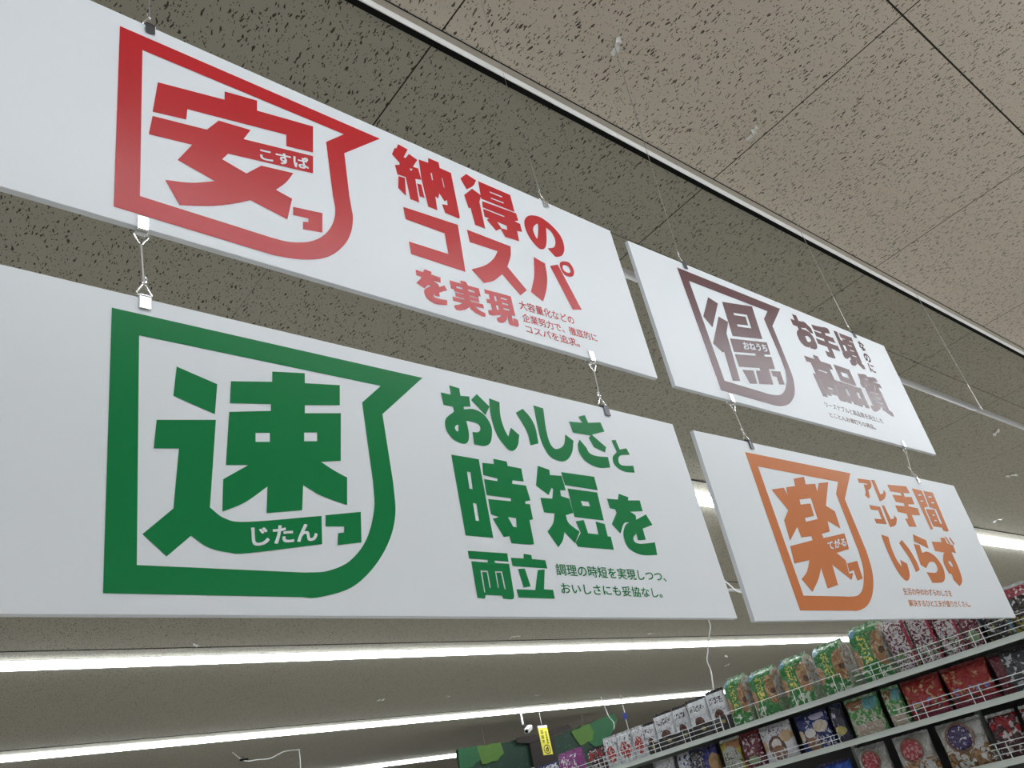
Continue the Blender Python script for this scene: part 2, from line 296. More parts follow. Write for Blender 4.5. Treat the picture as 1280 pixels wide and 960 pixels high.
# ---------------------------------------------------------------- signs
# print outlines of the four signs, in millimetres from the lower left corner of each board (~ = smooth point)
PRINTS = {'A': 
{'frame': ['239.4,509.4 854.1,510.2 742.2,404.5 740.6,270.0 ~742.1,234.6 ~742.4,203.8 ~733.0,161.0 ~713.6,119.8 ~680.5,78.9 ~646.8,54.8 ~608.3,39.5 ~578.2,32.2 542.7,27.1 245.5,28.4 | 284.5,465.9 748.0,470.0 695.7,417.7 696.8,250.8 ~698.5,211.9 ~690.7,174.1 ~674.0,140.1 ~652.0,113.0 ~626.1,93.0 ~598.1,80.4 ~571.2,73.4 542.0,71.6 288.7,71.7'], 'mark': ['315.9,389.2 454.4,418.8 455.1,445.0 529.2,459.3 527.7,426.9 665.2,451.8 657.8,364.6 591.7,351.0 594.1,387.4 375.0,344.9 372.5,313.4 307.1,299.8', '307.3,288.0 414.3,307.6 439.9,347.7 510.0,357.4 492.8,321.4 656.9,353.0 652.2,297.8 457.7,261.2 444.7,239.5 495.2,224.0 529.4,262.5 603.3,275.6 ~584.4,240.6 559.2,207.6 595.1,198.1 580.0,134.7 501.3,153.5 ~456.2,123.4 ~413.4,100.9 359.4,79.7 333.0,131.5 ~381.9,146.7 427.8,172.0 355.7,193.9 384.0,249.0 301.1,235.0', '595.8,175.8 665.1,187.1 659.9,130.4 614.0,121.4 615.7,143.0 628.8,147.0 629.6,157.8 594.2,152.3'], 'head': ['909.4,519.7 937.7,515.3 919.9,479.4 924.9,478.4 939.3,500.2 963.7,491.1 944.7,458.2 961.0,460.0 964.4,422.1 945.2,416.6 944.0,336.8 917.4,337.0 914.9,408.6 890.4,406.3 887.6,436.9 900.9,443.3 903.9,450.9 883.9,472.0 895.9,499.5 901.1,500.4 | 932.9,446.6 941.8,449.2 938.0,441.2 934.1,441.1', '892.6,401.6 912.2,404.7 906.0,342.5 885.4,359.4', '948.4,402.8 961.4,404.4 964.0,360.6 948.7,359.5', '968.4,495.2 998.8,498.3 1002.1,517.0 1035.9,517.4 1035.5,497.3 1072.4,496.9 1070.7,341.1 1065.2,334.5 1022.8,336.4 1017.8,363.4 1036.8,368.4 1038.1,386.6 1029.0,377.6 1016.4,399.4 1008.7,378.0 1000.7,382.3 998.5,334.6 970.1,334.8 965.1,425.8 | 1000.5,463.0 1004.5,464.2 1003.3,438.2 1000.2,438.5 | 1035.3,461.7 1038.5,461.4 1038.7,428.2 1035.7,429.7', '1128.2,519.4 1161.0,510.7 ~1144.6,483.1 1117.1,458.1 1102.7,491.1', '1138.3,470.1 1166.9,458.6 1154.6,429.9 1153.4,335.3 1119.2,335.4 1116.6,392.7 1109.1,388.8 1103.3,432.4', '1168.1,511.4 1284.1,511.9 1284.6,448.0 1163.9,445.4 | 1203.8,489.5 1249.3,491.0 1248.1,486.0 1203.5,484.9 | 1203.1,466.4 1249.4,468.8 1248.1,463.9 1202.0,461.9', '1165.6,437.5 1289.4,445.2 1290.8,419.1 1275.1,411.3 1294.8,409.1 1294.6,380.2 1275.0,375.4 1273.3,338.4 1221.5,334.3 1211.6,358.2 1192.6,344.5 1167.2,371.9 1176.2,380.7 1161.3,380.6 1161.9,408.9 1236.7,410.1 1238.5,414.4 1161.9,413.5 | 1204.5,380.0 1238.0,379.3 1236.9,364.7 1215.9,361.7', '~1321.2,438.1 ~1346.6,461.4 ~1388.5,472.2 ~1431.6,456.3 ~1458.5,425.2 ~1458.8,384.3 ~1442.1,352.4 ~1419.5,337.1 1406.6,333.2 1383.9,354.8 ~1414.2,371.4 ~1427.4,402.1 ~1419.4,428.9 1402.3,437.9 ~1389.6,387.8 ~1377.0,357.6 ~1359.1,342.0 ~1340.7,344.2 ~1318.2,371.4 ~1311.4,408.5 | ~1369.3,438.9 ~1348.5,419.5 ~1342.8,399.0 ~1350.0,377.1 ~1362.1,406.5', '891.3,301.0 1058.1,311.1 1050.6,158.2 890.6,155.8 890.7,193.4 1006.2,197.7 1007.2,263.2 892.1,262.5', '1086.1,306.3 1233.9,306.3 ~1224.6,269.8 1202.6,226.8 1254.7,167.2 1225.2,141.3 1176.6,193.1 ~1140.2,160.3 1104.4,141.5 1072.9,173.3 ~1124.0,204.8 ~1158.5,238.0 1179.8,269.9 1086.3,265.2', '1315.5,299.6 1355.6,291.1 ~1349.0,241.2 ~1331.5,191.7 1306.6,146.5 1268.7,166.4 ~1297.8,229.6', '1373.4,288.8 1408.5,305.6 1457.9,164.9 1418.7,153.4', '~1426.1,321.7 ~1461.4,331.2 ~1473.0,305.8 ~1458.3,280.5 ~1427.4,274.2 ~1415.6,297.7 | ~1435.0,313.1 ~1452.6,313.4 ~1455.8,297.0 ~1444.7,288.7 ~1429.4,290.9 ~1426.7,302.7', '895.9,112.1 916.3,112.0 922.7,122.7 942.3,121.3 939.5,113.2 966.5,112.7 964.4,96.2 943.2,95.5 ~956.0,88.8 957.1,82.0 974.0,92.2 980.1,80.0 953.8,64.6 954.0,53.0 939.8,50.9 ~937.3,54.8 ~938.9,46.0 974.2,49.0 971.4,34.2 ~937.8,27.4 ~914.5,36.2 ~910.6,57.9 ~930.5,75.8 ~923.7,76.0 912.4,63.0 891.6,72.5 905.5,88.6 908.9,95.4 895.4,95.5'], 'font': [('実', '990.3,123.1 1086.5,128.2 991.7,27.8', 0.055, 0.03), ('現', '1098.6,122.6 1195.1,127.3 1097.7,27.5', 0.055, 0.03)], 'cap': [('大容量化などの', '1212.3,123.9 1411.1,129.6 1211.9,94.9'), ('企業努力で、徹底的に', '1212.7,83.5 1489.0,92.2 1212.1,56.4'), ('コスパを追求。', '1214.5,49.2 1406.8,53.5 1214.8,23.7')], 'ruby': [('こすぱ', '525.6,313.8 642.2,338.5 528.6,278.6')]}, 'S': 
{'frame': ['239.6,513.9 860.9,513.5 746.2,403.7 748.8,255.7 ~744.6,194.2 ~724.5,140.6 ~686.2,88.8 ~635.3,48.6 ~571.9,30.2 542.5,30.2 245.9,29.6 | 283.8,470.1 751.7,470.5 702.4,421.9 704.4,250.5 ~699.3,196.7 ~675.7,137.3 ~637.6,95.5 ~594.4,76.0 ~557.7,71.7 534.1,71.3 289.4,72.0'], 'mark': ['345.4,422.5 414.3,402.4 408.9,342.1 340.0,364.1', '314.1,314.4 410.3,331.4 397.1,171.3 ~420.8,154.8 ~459.0,152.3 591.4,174.2 587.8,122.5 ~456.7,99.3 ~424.5,98.6 ~393.3,104.9 367.1,122.0 331.2,87.2 296.2,119.6 340.6,164.3 349.1,268.3 310.2,262.5', '517.7,451.7 583.7,462.9 581.9,440.4 656.7,451.9 651.8,406.1 577.9,392.0 576.5,374.8 652.0,388.7 640.9,286.5 599.9,278.9 ~626.4,264.4 650.3,254.1 644.1,199.2 ~594.9,212.1 561.4,228.7 555.7,181.4 491.1,170.2 495.6,218.6 ~454.8,185.6 416.8,165.8 419.9,223.1 463.4,254.1 425.1,249.0 433.9,351.2 510.2,367.4 511.0,381.2 435.6,368.7 438.8,413.8 516.3,429.2 | 479.3,318.0 505.7,322.3 504.7,304.5 478.5,300.4 | 571.8,333.9 598.0,338.2 596.4,320.1 570.4,316.0', '599.2,176.1 670.6,188.8 664.7,130.4 616.8,122.5 620.4,144.6 632.3,146.7 633.5,157.9 597.2,155.1'], 'head': ['930.9,509.9 957.7,507.9 957.0,488.5 981.9,491.8 980.1,465.5 960.0,461.7 959.5,455.0 ~988.7,460.5 ~1015.8,450.0 ~1028.9,421.4 ~1017.7,384.8 ~997.4,371.1 968.7,370.9 970.6,400.8 ~988.0,403.7 ~995.6,415.7 ~988.1,425.3 959.7,426.8 ~960.3,397.0 ~953.1,374.8 ~937.6,367.4 ~914.0,374.9 ~900.0,395.4 ~904.1,421.2 930.3,443.9 930.5,456.1 904.9,455.5 904.0,486.6 930.9,485.9 | ~930.6,411.1 ~924.4,403.7 ~927.4,395.8 932.2,396.6 935.4,411.9', '1005.5,502.9 1035.9,476.1 1018.6,451.4 985.0,483.4', '1039.8,498.8 1069.4,494.0 ~1063.2,458.6 ~1065.7,427.6 1073.1,406.7 1087.2,431.3 1108.2,415.9 ~1096.7,388.3 ~1079.4,371.8 ~1062.3,374.4 ~1040.0,405.7 ~1034.0,453.3', '1113.3,474.6 1138.3,490.0 ~1156.5,470.8 ~1165.4,444.5 1163.3,403.0 1135.9,393.4 ~1134.3,430.1', '1176.5,506.7 1207.8,504.0 ~1200.4,450.4 ~1200.5,413.3 ~1212.2,396.8 ~1233.7,402.3 ~1249.6,416.3 1260.9,442.6 1284.5,428.8 ~1269.1,395.9 ~1243.9,371.7 ~1216.6,365.6 ~1189.0,375.3 ~1174.4,409.3 ~1174.0,455.3', '1286.5,482.0 1334.0,486.9 1325.1,502.2 1351.2,511.9 1356.4,490.8 1403.9,500.1 1409.4,474.8 1357.1,457.3 1398.7,428.5 1388.4,412.4 1352.5,421.6 1342.4,445.1 1351.6,453.9 1290.4,452.2', '1307.0,435.7 1323.6,417.2 ~1330.6,402.5 ~1353.3,397.7 1394.8,400.7 1392.1,371.6 ~1348.0,365.8 ~1309.4,376.1 ~1293.7,399.5 1296.2,421.1', '1426.9,452.6 1443.2,456.2 1448.7,429.6 1476.7,437.2 1483.0,419.7 ~1443.6,411.6 ~1430.8,395.1 ~1439.5,384.1 1483.8,388.6 1481.0,368.7 ~1439.3,367.2 ~1412.5,380.5 ~1412.4,402.3 1433.9,420.0', '901.6,336.8 973.3,336.0 970.4,159.8 900.8,160.4 | 934.9,302.5 943.9,301.7 940.8,263.0 932.8,263.6 | 934.9,232.2 943.8,231.9 942.4,193.8 933.6,194.2', '981.1,328.8 1013.5,330.3 1014.6,343.0 1052.1,341.4 1051.9,330.9 1090.9,329.6 1089.5,298.2 1057.1,297.3 1053.4,288.6 1093.6,289.1 1096.6,254.3 1080.5,250.7 1079.8,244.5 1093.0,245.0 1091.7,210.2 1081.0,207.7 1079.4,161.4 ~1072.9,152.5 1016.2,151.6 1014.5,166.6 998.8,163.6 979.2,201.9 996.7,207.2 976.8,211.2 977.1,245.3 1039.0,246.5 1041.8,253.6 975.4,253.8 977.0,290.5 1013.3,290.0 1014.9,296.3 976.8,299.8 | 1021.7,209.4 1043.6,208.5 1039.9,187.6 1030.7,188.8', '1143.7,343.5 1177.5,337.8 1175.6,324.5 1212.5,326.9 1214.4,291.2 1196.2,289.2 1194.5,274.9 1219.0,271.0 1220.3,236.3 1194.4,228.5 ~1198.2,210.2 1225.8,191.7 1201.7,163.5 1177.7,188.1 ~1165.8,167.2 1147.7,151.0 1126.4,185.1 ~1149.2,206.2 1160.6,229.6 1129.3,229.7 1128.5,263.8 1164.7,265.4 1174.8,289.9 1170.2,292.3 1156.3,273.0 1123.8,292.6', '1213.9,336.8 1323.9,338.4 1323.4,303.3 1216.3,304.1', '1221.6,296.4 1319.3,297.0 1316.1,226.2 1221.0,226.6 | 1255.2,269.1 1280.4,269.5 1282.2,257.9 1257.0,257.6', '1220.8,216.2 1248.7,221.9 1251.8,190.3 1285.5,189.8 1286.6,221.6 1315.8,217.6 1314.7,187.6 1325.0,187.1 1323.1,155.8 1208.3,155.9 1204.1,165.7 1228.4,189.8', '1348.2,284.3 1386.6,286.0 1395.9,302.1 1428.2,296.3 1423.4,287.5 1468.2,292.0 1467.3,263.2 1419.0,257.4 ~1434.8,249.7 1433.3,238.3 1475.8,255.6 1489.4,229.3 1447.6,216.1 1447.3,188.1 1417.6,184.8 1418.3,201.5 ~1405.0,191.8 ~1403.6,180.8 ~1423.5,176.4 1478.6,183.5 1473.0,151.4 ~1412.2,149.0 ~1375.5,164.0 ~1370.3,193.7 ~1386.3,218.9 1404.6,229.2 ~1384.2,224.4 1361.5,197.4 1340.1,219.5 1367.8,249.6 1366.9,258.4 1349.3,259.9', '899.1,128.8 999.3,129.0 998.1,111.7 899.2,113.2', '903.1,107.8 943.1,107.2 946.1,114.2 962.4,113.9 962.1,107.1 998.3,107.3 994.9,42.0 ~988.6,34.9 965.2,35.5 963.6,41.4 923.5,42.2 919.7,34.7 902.2,35.7 | 921.9,90.4 939.6,90.4 939.3,56.3 936.3,56.2 936.8,87.5 925.0,87.4 923.4,47.0 920.8,46.9 | 958.0,90.1 976.0,90.9 976.7,54.5 973.1,54.4 972.6,87.9 960.4,87.4 959.5,56.8 956.9,56.8', '1006.2,120.2 1040.9,120.5 1042.8,130.7 1063.9,129.2 1063.9,120.5 1100.3,119.7 1100.9,101.6 1006.4,103.0', '1019.7,97.4 1037.9,98.9 1043.6,62.0 1024.2,59.3', '1072.8,97.4 1092.8,99.4 1078.4,57.2 1103.5,56.4 1102.8,38.1 1004.9,38.7 1003.9,55.2 1053.9,55.1'], 'font': [], 'cap': [('調理の時短を実現しつつ、', '1126.1,114.1 1480.8,111.1 1124.2,88.3'), ('おいしさにも妥協なし。', '1128.4,72.7 1449.6,69.5 1126.1,49.6')], 'ruby': [('じたん', '462.5,142.8 579.3,159.7 463.8,110.8')]}, 'N': 
{'frame': ['235.3,514.8 857.4,516.0 740.2,404.8 739.0,237.7 ~733.4,177.2 ~710.4,122.9 ~677.5,84.2 ~628.8,51.4 ~574.9,33.2 530.1,27.9 234.5,30.1 | 279.8,471.2 748.4,474.1 697.0,425.0 702.1,250.9 ~696.2,194.6 ~673.9,148.5 ~640.2,109.3 ~599.8,83.6 ~557.1,72.8 514.2,70.2 274.6,72.9'], 'mark': ['363.1,427.1 412.0,414.3 320.0,289.5 287.5,325.4', '384.3,351.6 433.0,341.7 394.6,284.1 368.2,90.8 323.0,82.4 336.3,195.9 325.2,192.1 287.0,217.5', '444.5,430.9 644.8,467.1 625.4,317.6 427.4,282.1 | 492.1,396.7 583.2,412.1 577.1,351.6 485.2,336.4 487.6,346.3 561.5,359.7 567.3,399.9 492.5,386.5', '405.0,266.3 646.9,308.7 637.9,254.1 593.8,245.3 592.2,236.1 638.7,245.0 628.6,191.9 585.1,182.6 574.8,117.4 481.4,102.0 493.5,157.7 524.1,163.0 524.7,174.4 394.1,150.9 397.6,201.4 533.4,226.0 534.1,235.7 396.6,209.9', '407.1,142.0 478.3,154.5 470.4,99.8 423.3,91.9', '595.4,177.4 659.2,188.9 653.6,133.0 615.0,126.6 618.7,156.9 594.1,156.7'], 'head': [], 'font': [('お', '905.4,513.2 1052.9,515.7 906.7,359.1', 0.06, 0.05), ('手', '1057.1,511.6 1227.9,514.4 1054.6,349.4', 0.06, 0.045), ('頃', '1243.3,515.2 1403.8,518.1 1236.2,348.8', 0.06, 0.035), ('な', '1442.0,514.3 1491.9,515.1 1438.3,463.4', 0.04, 0.03), ('の', '1439.8,451.0 1493.6,451.3 1436.5,404.8', 0.04, 0.03), ('に', '1439.4,397.0 1491.7,396.9 1436.0,353.3', 0.04, 0.03), ('高', '890.4,329.8 1083.5,332.2 899.3,134.9', 0.055, 0.03), ('品', '1082.1,317.2 1259.9,319.2 1085.3,139.6', 0.06, 0.04), ('質', '1278.7,322.7 1468.7,324.5 1276.1,136.6', 0.055, 0.025)], 'cap': [('リーズナブルと高品質を両立した', '893.5,110.8 1329.4,109.9 893.5,86.5'), ('とことんお値打ちな商品。', '895.4,66.0 1233.6,65.8 896.4,44.4')], 'ruby': [('おねうち', '475.6,270.1 631.4,295.9 470.5,237.2')]}, 'K': 
{'frame': ['229.1,509.3 846.9,508.1 731.7,400.9 736.4,220.5 ~722.6,156.3 ~690.4,104.5 ~641.0,61.3 ~587.9,36.8 ~533.6,26.5 501.1,26.5 225.5,27.2 | 272.2,466.7 733.4,463.9 686.5,415.7 684.6,218.1 ~670.2,162.0 ~639.8,117.8 ~607.5,88.9 ~568.3,72.7 ~519.2,68.7 493.6,69.1 269.3,69.3'], 'mark': ['301.2,394.0 374.8,406.9 380.7,383.2 390.4,410.3 444.8,419.5 452.6,445.3 521.8,459.8 514.0,432.4 575.9,440.7 568.5,412.4 599.1,445.0 665.2,455.9 589.5,365.7 633.2,349.9 626.0,291.1 562.8,312.1 551.1,275.8 496.7,265.1 497.0,251.3 639.0,275.6 628.4,222.1 542.8,206.1 579.8,183.5 569.4,141.6 595.6,143.4 569.4,120.8 489.0,166.6 478.9,104.0 412.1,91.9 417.6,154.4 ~379.5,118.7 323.1,80.6 289.1,116.6 ~332.9,140.9 368.8,176.0 280.5,162.5 291.6,215.2 429.6,240.7 430.2,253.9 369.7,246.2 369.5,279.4 301.2,231.9 309.7,295.9 353.3,331.4 | 441.4,373.8 512.8,385.1 506.5,314.4 430.1,300.1 431.4,311.9 492.0,323.8 498.1,365.6 436.7,356.6', '581.3,173.4 650.8,184.4 641.2,126.8 603.7,119.8 604.5,152.7 574.9,146.4'], 'head': ['883.2,492.9 972.6,495.6 ~970.3,477.2 ~952.0,461.9 924.3,451.5 926.3,463.1 941.3,478.0 881.0,476.4', '911.6,473.1 938.1,473.9 926.5,449.9 920.4,428.5 906.5,417.9 887.7,429.2 903.0,441.9', '982.3,497.0 1008.2,499.7 1007.3,444.2 ~1031.9,450.4 1049.4,466.4 1056.8,453.9 ~1029.2,430.8 ~985.2,416.6 ~980.8,424.6', '888.1,393.3 964.0,392.9 959.4,327.7 884.9,326.2 884.6,343.2 937.7,344.5 939.9,377.9 887.9,376.3', '982.6,400.1 1000.9,400.5 1006.0,349.5 ~1032.5,355.1 1048.2,369.5 1055.9,355.0 ~1026.4,330.4 ~980.9,319.2 ~976.6,327.0', '1096.8,490.8 1251.2,499.7 1256.3,471.6 1202.3,467.7 1198.2,452.1 1257.6,456.7 1253.7,427.0 1199.8,422.4 1196.5,414.2 1266.0,412.0 1260.6,383.7 1189.5,379.5 1187.8,333.7 1127.1,330.4 1121.6,361.7 1146.7,361.6 1152.4,381.3 1086.3,383.9 1088.8,409.1 1163.0,411.4 1165.7,423.4 1105.2,424.0 1102.2,451.9 1176.5,454.1 1176.8,465.3 1097.5,464.4', '1291.8,495.5 1372.8,493.9 1367.1,428.4 1325.1,418.9 1320.2,333.8 1297.0,329.1 | 1321.3,473.6 1348.4,476.2 1349.5,470.1 1322.5,467.6 | 1319.5,448.9 1343.8,451.0 1345.7,445.9 1320.6,443.7', '1385.8,494.3 1467.1,494.5 1454.4,335.1 1429.9,329.6 1404.2,334.0 1408.4,360.4 1422.2,361.4 1426.7,419.8 1376.1,426.3 | 1409.7,474.4 1437.7,477.0 1437.9,470.7 1409.9,468.1 | 1409.4,449.4 1435.4,451.6 1436.4,446.3 1411.3,444.1', '1333.6,414.7 1410.2,417.6 1405.5,344.1 1333.6,345.3 | 1370.5,396.1 1390.1,396.4 1391.5,391.6 1368.9,389.9 | 1366.0,373.6 1385.6,373.8 1386.6,368.6 1366.2,367.5', '884.8,285.7 931.3,280.6 ~919.9,237.3 ~922.7,198.9 937.5,175.1 948.1,199.9 987.2,187.3 ~974.3,152.0 ~948.5,130.6 ~919.7,130.0 ~892.6,163.3 ~882.1,225.0', '1023.1,275.0 ~1051.6,240.0 ~1065.6,197.3 1063.7,168.7 1027.4,158.8 ~1022.0,206.4 992.7,260.6', '1129.8,301.5 1217.2,283.8 1206.7,251.2 1115.7,274.5', '1103.1,264.6 1145.8,261.2 1139.6,233.1 ~1187.6,239.0 ~1235.3,222.4 ~1256.6,185.9 ~1240.4,148.5 ~1200.1,127.6 1118.3,123.3 1107.9,161.1 ~1177.4,161.4 ~1207.9,176.9 ~1205.1,198.9 ~1166.3,199.3 1117.6,175.8 1086.5,187.3', '1391.8,308.1 1403.7,307.2 1416.3,281.0 1402.0,279.4', '1425.7,306.1 1437.6,306.8 1452.5,280.9 1439.4,278.2', '1258.6,281.1 1342.2,282.9 1349.5,300.9 1384.3,302.1 1386.9,281.4 1432.8,275.9 1426.8,244.1 1390.5,246.4 ~1390.0,186.6 ~1376.8,144.5 ~1352.8,125.3 1326.1,115.5 1300.0,139.0 ~1304.0,159.5 ~1284.4,164.5 ~1280.0,201.7 ~1308.9,233.1 1327.0,241.6 1252.8,245.0 | ~1334.7,211.3 ~1322.6,203.3 ~1332.9,188.5 1345.9,188.9 ~1348.6,204.2'], 'font': [], 'cap': [('生活の中のわずらわしさを', '878.4,102.2 1236.2,99.4 872.1,78.8'), ('解決するひと工夫が盛りだくさん。', '882.5,63.1 1349.2,60.9 877.5,40.1')], 'ruby': [('てがる', '507.5,241.0 627.9,260.3 501.1,213.0')]}}
def parse(txt):
    loops = []
    for part in txt.split(' | '):
        L = []
        for t in part.split():
            sm = t[0] == '~'; a, b = t.lstrip('~').split(','); L.append((float(a)/1000, float(b)/1000, sm))
        n = len(L); out = []
        for i in range(n):
            p0, p1, p2, p3 = L[i-1], L[i], L[(i+1) % n], L[(i+2) % n]
            out.append((p1[0], p1[1]))
            if p1[2] or p2[2]:
                for k in range(1, 5):
                    t = k/5; q = []
                    for j in (0, 1):
                        m1 = (p2[j]-p0[j])/2 if p1[2] else (p2[j]-p1[j])
                        m2 = (p3[j]-p1[j])/2 if p2[2] else (p2[j]-p1[j])
                        q.append((2*t**3-3*t*t+1)*p1[j] + (t**3-2*t*t+t)*m1 + (-2*t**3+3*t*t)*p2[j] + (t**3-t*t)*m2)
                    out.append(tuple(q))
        loops.append(out)
    return loops
class Print:
    def __init__(s): s.v = []; s.f = []
    def poly(s, loops, y):
        base = len(s.v); flat = [p for L in loops for p in L]
        s.v += [(a, y, b) for a, b in flat]
        for t in tessellate_polygon([[Vector((a, b, 0)) for a, b in L] for L in loops]):
            s.f.append(tuple(base + i for i in t))
    def text(s, string, quad, y, dx, dy):
        (ax, ay), (bx, by), (cx, cy) = [tuple(float(q)/1000 for q in t.lstrip('~').split(',')) for t in quad.split()]
        cu = bpy.data.curves.new('type', 'FONT'); cu.body = string; cu.size = 1; cu.fill_mode = 'FRONT'; cu.resolution_u = 3
        o = bpy.data.objects.new('type', cu); COL.objects.link(o)
        me = bpy.data.meshes.new_from_object(o.evaluated_get(bpy.context.evaluated_depsgraph_get()))
        V = [(v.co.x, v.co.y) for v in me.vertices]; F = [tuple(p.vertices) for p in me.polygons]
        bpy.data.objects.remove(o); bpy.data.curves.remove(cu); bpy.data.meshes.remove(me)
        x0 = min(p[0] for p in V) - dx; x1 = max(p[0] for p in V) + dx; y0 = min(p[1] for p in V) - dy; y1 = max(p[1] for p in V) + dy
        shifts = [(0, 0)] if dx == 0 else [(i*dx, j*dy) for i in (-1, -0.5, 0, 0.5, 1) for j in (-1, 0, 1)]
        for k, (sx, sy) in enumerate(shifts):
            base = len(s.v)
            for (px, py) in V:
                a = (px + sx - x0)/(x1 - x0); b = (y1 - py - sy)/(y1 - y0)
                s.v.append((ax + (bx-ax)*a + (cx-ax)*b, y - k*0.000006, ay + (by-ay)*a + (cy-ay)*b))
            s.f += [tuple(base + i for i in f) for f in F]
    def build(s, name, m, parent):
        me = bpy.data.meshes.new(name); me.from_pydata(s.v, [], s.f); me.materials.append(m); me.update()
        o = link(name, me, parent); return o
SW, SH, ST = 1.7143, 0.5493, 0.013
POSE = {'A': ((1.7797, 1.1391, 1.6409), (0.99992, 0.01255, 0.00056), (-0.00019, -0.02974, 0.99956)),
        'S': ((1.7969, 1.1713, 0.9532), (0.99998, 0.00585, -0.00177), (0.00187, -0.01801, 0.99984)),
        'N': ((3.5865, 1.1331, 1.6457), (0.99996, -0.00896, 0.00164), (-0.00195, -0.03476, 0.99939)),
        'K': ((3.6068, 1.1545, 0.9553), (0.99993, -0.01197, 0.00215), (-0.00267, -0.04338, 0.99906))}
LAB = {'A': 'large white hanging sign with red speech-bubble logo and red headline, upper left',
       'S': 'large white hanging sign with green speech-bubble logo and green headline, lower left',
       'N': 'white hanging sign with plum-brown speech-bubble logo and headline, upper right',
       'K': 'white hanging sign with orange speech-bubble logo and headline, lower right above snack shelf'}
SIGN_M = {}
for s in 'ASNK':
    O, ex, ez = POSE[s]; ex = Vector(ex).normalized(); ez = Vector(ez); ez = (ez - ex*ex.dot(ez)).normalized(); ey = ez.cross(ex)
    org = Vector(O) + Vector((0, 0, CAM_Z)) - ex*SW - ez*SH       # lower left corner of the printed face
    base = org + ex*SW/2
    mw = Matrix(((ex.x, ey.x, ez.x, base.x), (ex.y, ey.y, ez.y, base.y), (ex.z, ey.z, ez.z, base.z), (0, 0, 0, 1)))
    SIGN_M[s] = mw @ Matrix.Translation((-SW/2, 0, 0))
    root = empty('hanging_sign'); root.matrix_world = mw
    tag(root, LAB[s], 'sign', 'hanging promotion signs')
    MB().box((-SW/2, 0, 0), (SW/2, ST, SH)).build('board', M['board'], root, bevel=0.0012)
    D = PRINTS[s]
    def shift(o): o.location = (-SW/2, 0, 0); return o
    P = Print(); [P.poly(parse(t), -0.0006) for t in D['frame']]; shift(P.build('logo_frame', M[s], root))
    P = Print(); [P.poly(parse(t), -0.0006) for t in D['mark']]; lc = shift(P.build('logo_character', M[s], root))
    P = Print(); [P.text(c, q, -0.0013, 0.022, 0.022) for c, q in D['ruby']]; rb = P.build('small_reading_text', M['white_ink'], lc); rb['label'] = 'white lettering on the logo character'
    P = Print(); [P.poly(parse(t), -0.0006) for t in D['head']]; [P.text(c, q, -0.0006, a, b) for c, q, a, b in D['font']]; shift(P.build('headline_text', M[s], root))
    P = Print(); [P.text(c, q, -0.0006, 0.012, 0.008) for c, q in D['cap']]; shift(P.build('caption_text', M[s], root))

# ---------------------------------------------------------------- clips and wires of the signs
def clip(parent, p, up, dark, name='clip'):
    # small bulldog clip gripping an edge at p; the jaws reach away from direction 'up'
    m = M['dark_steel'] if dark else M['steel']; sgn = 1 if up else -1
    x, y, z = p; h = 0.024; b = MB()
    for yy in (-0.0035, ST + 0.0012):
        b.box((x - 0.0095, y + yy, min(z + sgn*0.004, z - sgn*h)), (x + 0.0095, y + yy + 0.0018, max(z + sgn*0.004, z - sgn*h)))
    b.box((x - 0.0095, y - 0.0035, min(z + sgn*0.001, z + sgn*0.006)), (x + 0.0095, y + ST + 0.003, max(z + sgn*0.001, z + sgn*0.006)))
    b.tube([(x - 0.011, y + ST/2, z + sgn*0.008), (x + 0.011, y + ST/2, z + sgn*0.008)], 0.0035, 8)
    return b.build(name, m, parent, bevel=0.0005)
def tri_ring(parent, p, up, m):
    x, y, z = p; s = 1 if up else -1; y += ST/2
    pts = [(x - 0.013, y, z + s*0.010), (x + 0.013, y, z + s*0.010), (x + 0.013, y, z + s*0.014), (x + 0.002, y, z + s*0.034), (x - 0.002, y, z + s*0.034), (x - 0.013, y, z + s*0.014)]
    return MB().tube(pts, 0.0016, 6, True).build('ring', m, parent)
def s2w(s, u, v): return SIGN_M[s] @ Vector((u/1000, 0, v/1000))
def between(sa, pa, sb, pb, label, darkb):
    A = s2w(sa, pa, 0); B = s2w(sb, pb, SH*1000)
    root = empty('clip_hanger', B); tag(root, label, 'sign hanger', 'clip hangers between signs')
    a = A - B
    clip(root, a, False, False, 'upper_clip'); tri_ring(root, a, False, M['steel'])
    clip(root, (0, 0, 0), True, darkb, 'lower_clip'); tri_ring(root, (0, 0, 0), True, M['steel'])
    y = ST/2
    top = Vector((a.x, a.y + y, a.z - 0.034)); bot = Vector((0, y, 0.036))
    MB().tube([top, top.lerp(bot, 0.5), bot], 0.0014, 6).build('wire', M['nylon_bright'], root)
    hk = [(0.004*math.sin(t), y, 0.045 + 0.009*math.cos(t)) for t in [k*0.6 for k in range(10)]]
    MB().tube(hk, 0.0016, 6).build('hook', M['steel'], root)
between('A', 295, 'S', 292, 'clip hanger with triangular ring joining the red sign to the green sign, at left', False)
between('A', 1444, 'S', 1440, 'clip hanger joining the red sign to the green sign, at right', True)
between('N', 279, 'K', 274, 'clip hanger joining the plum sign to the orange sign, at left', True)
between('N', 1426, 'K', 1381, 'clip hanger joining the plum sign to the orange sign, at right', False)
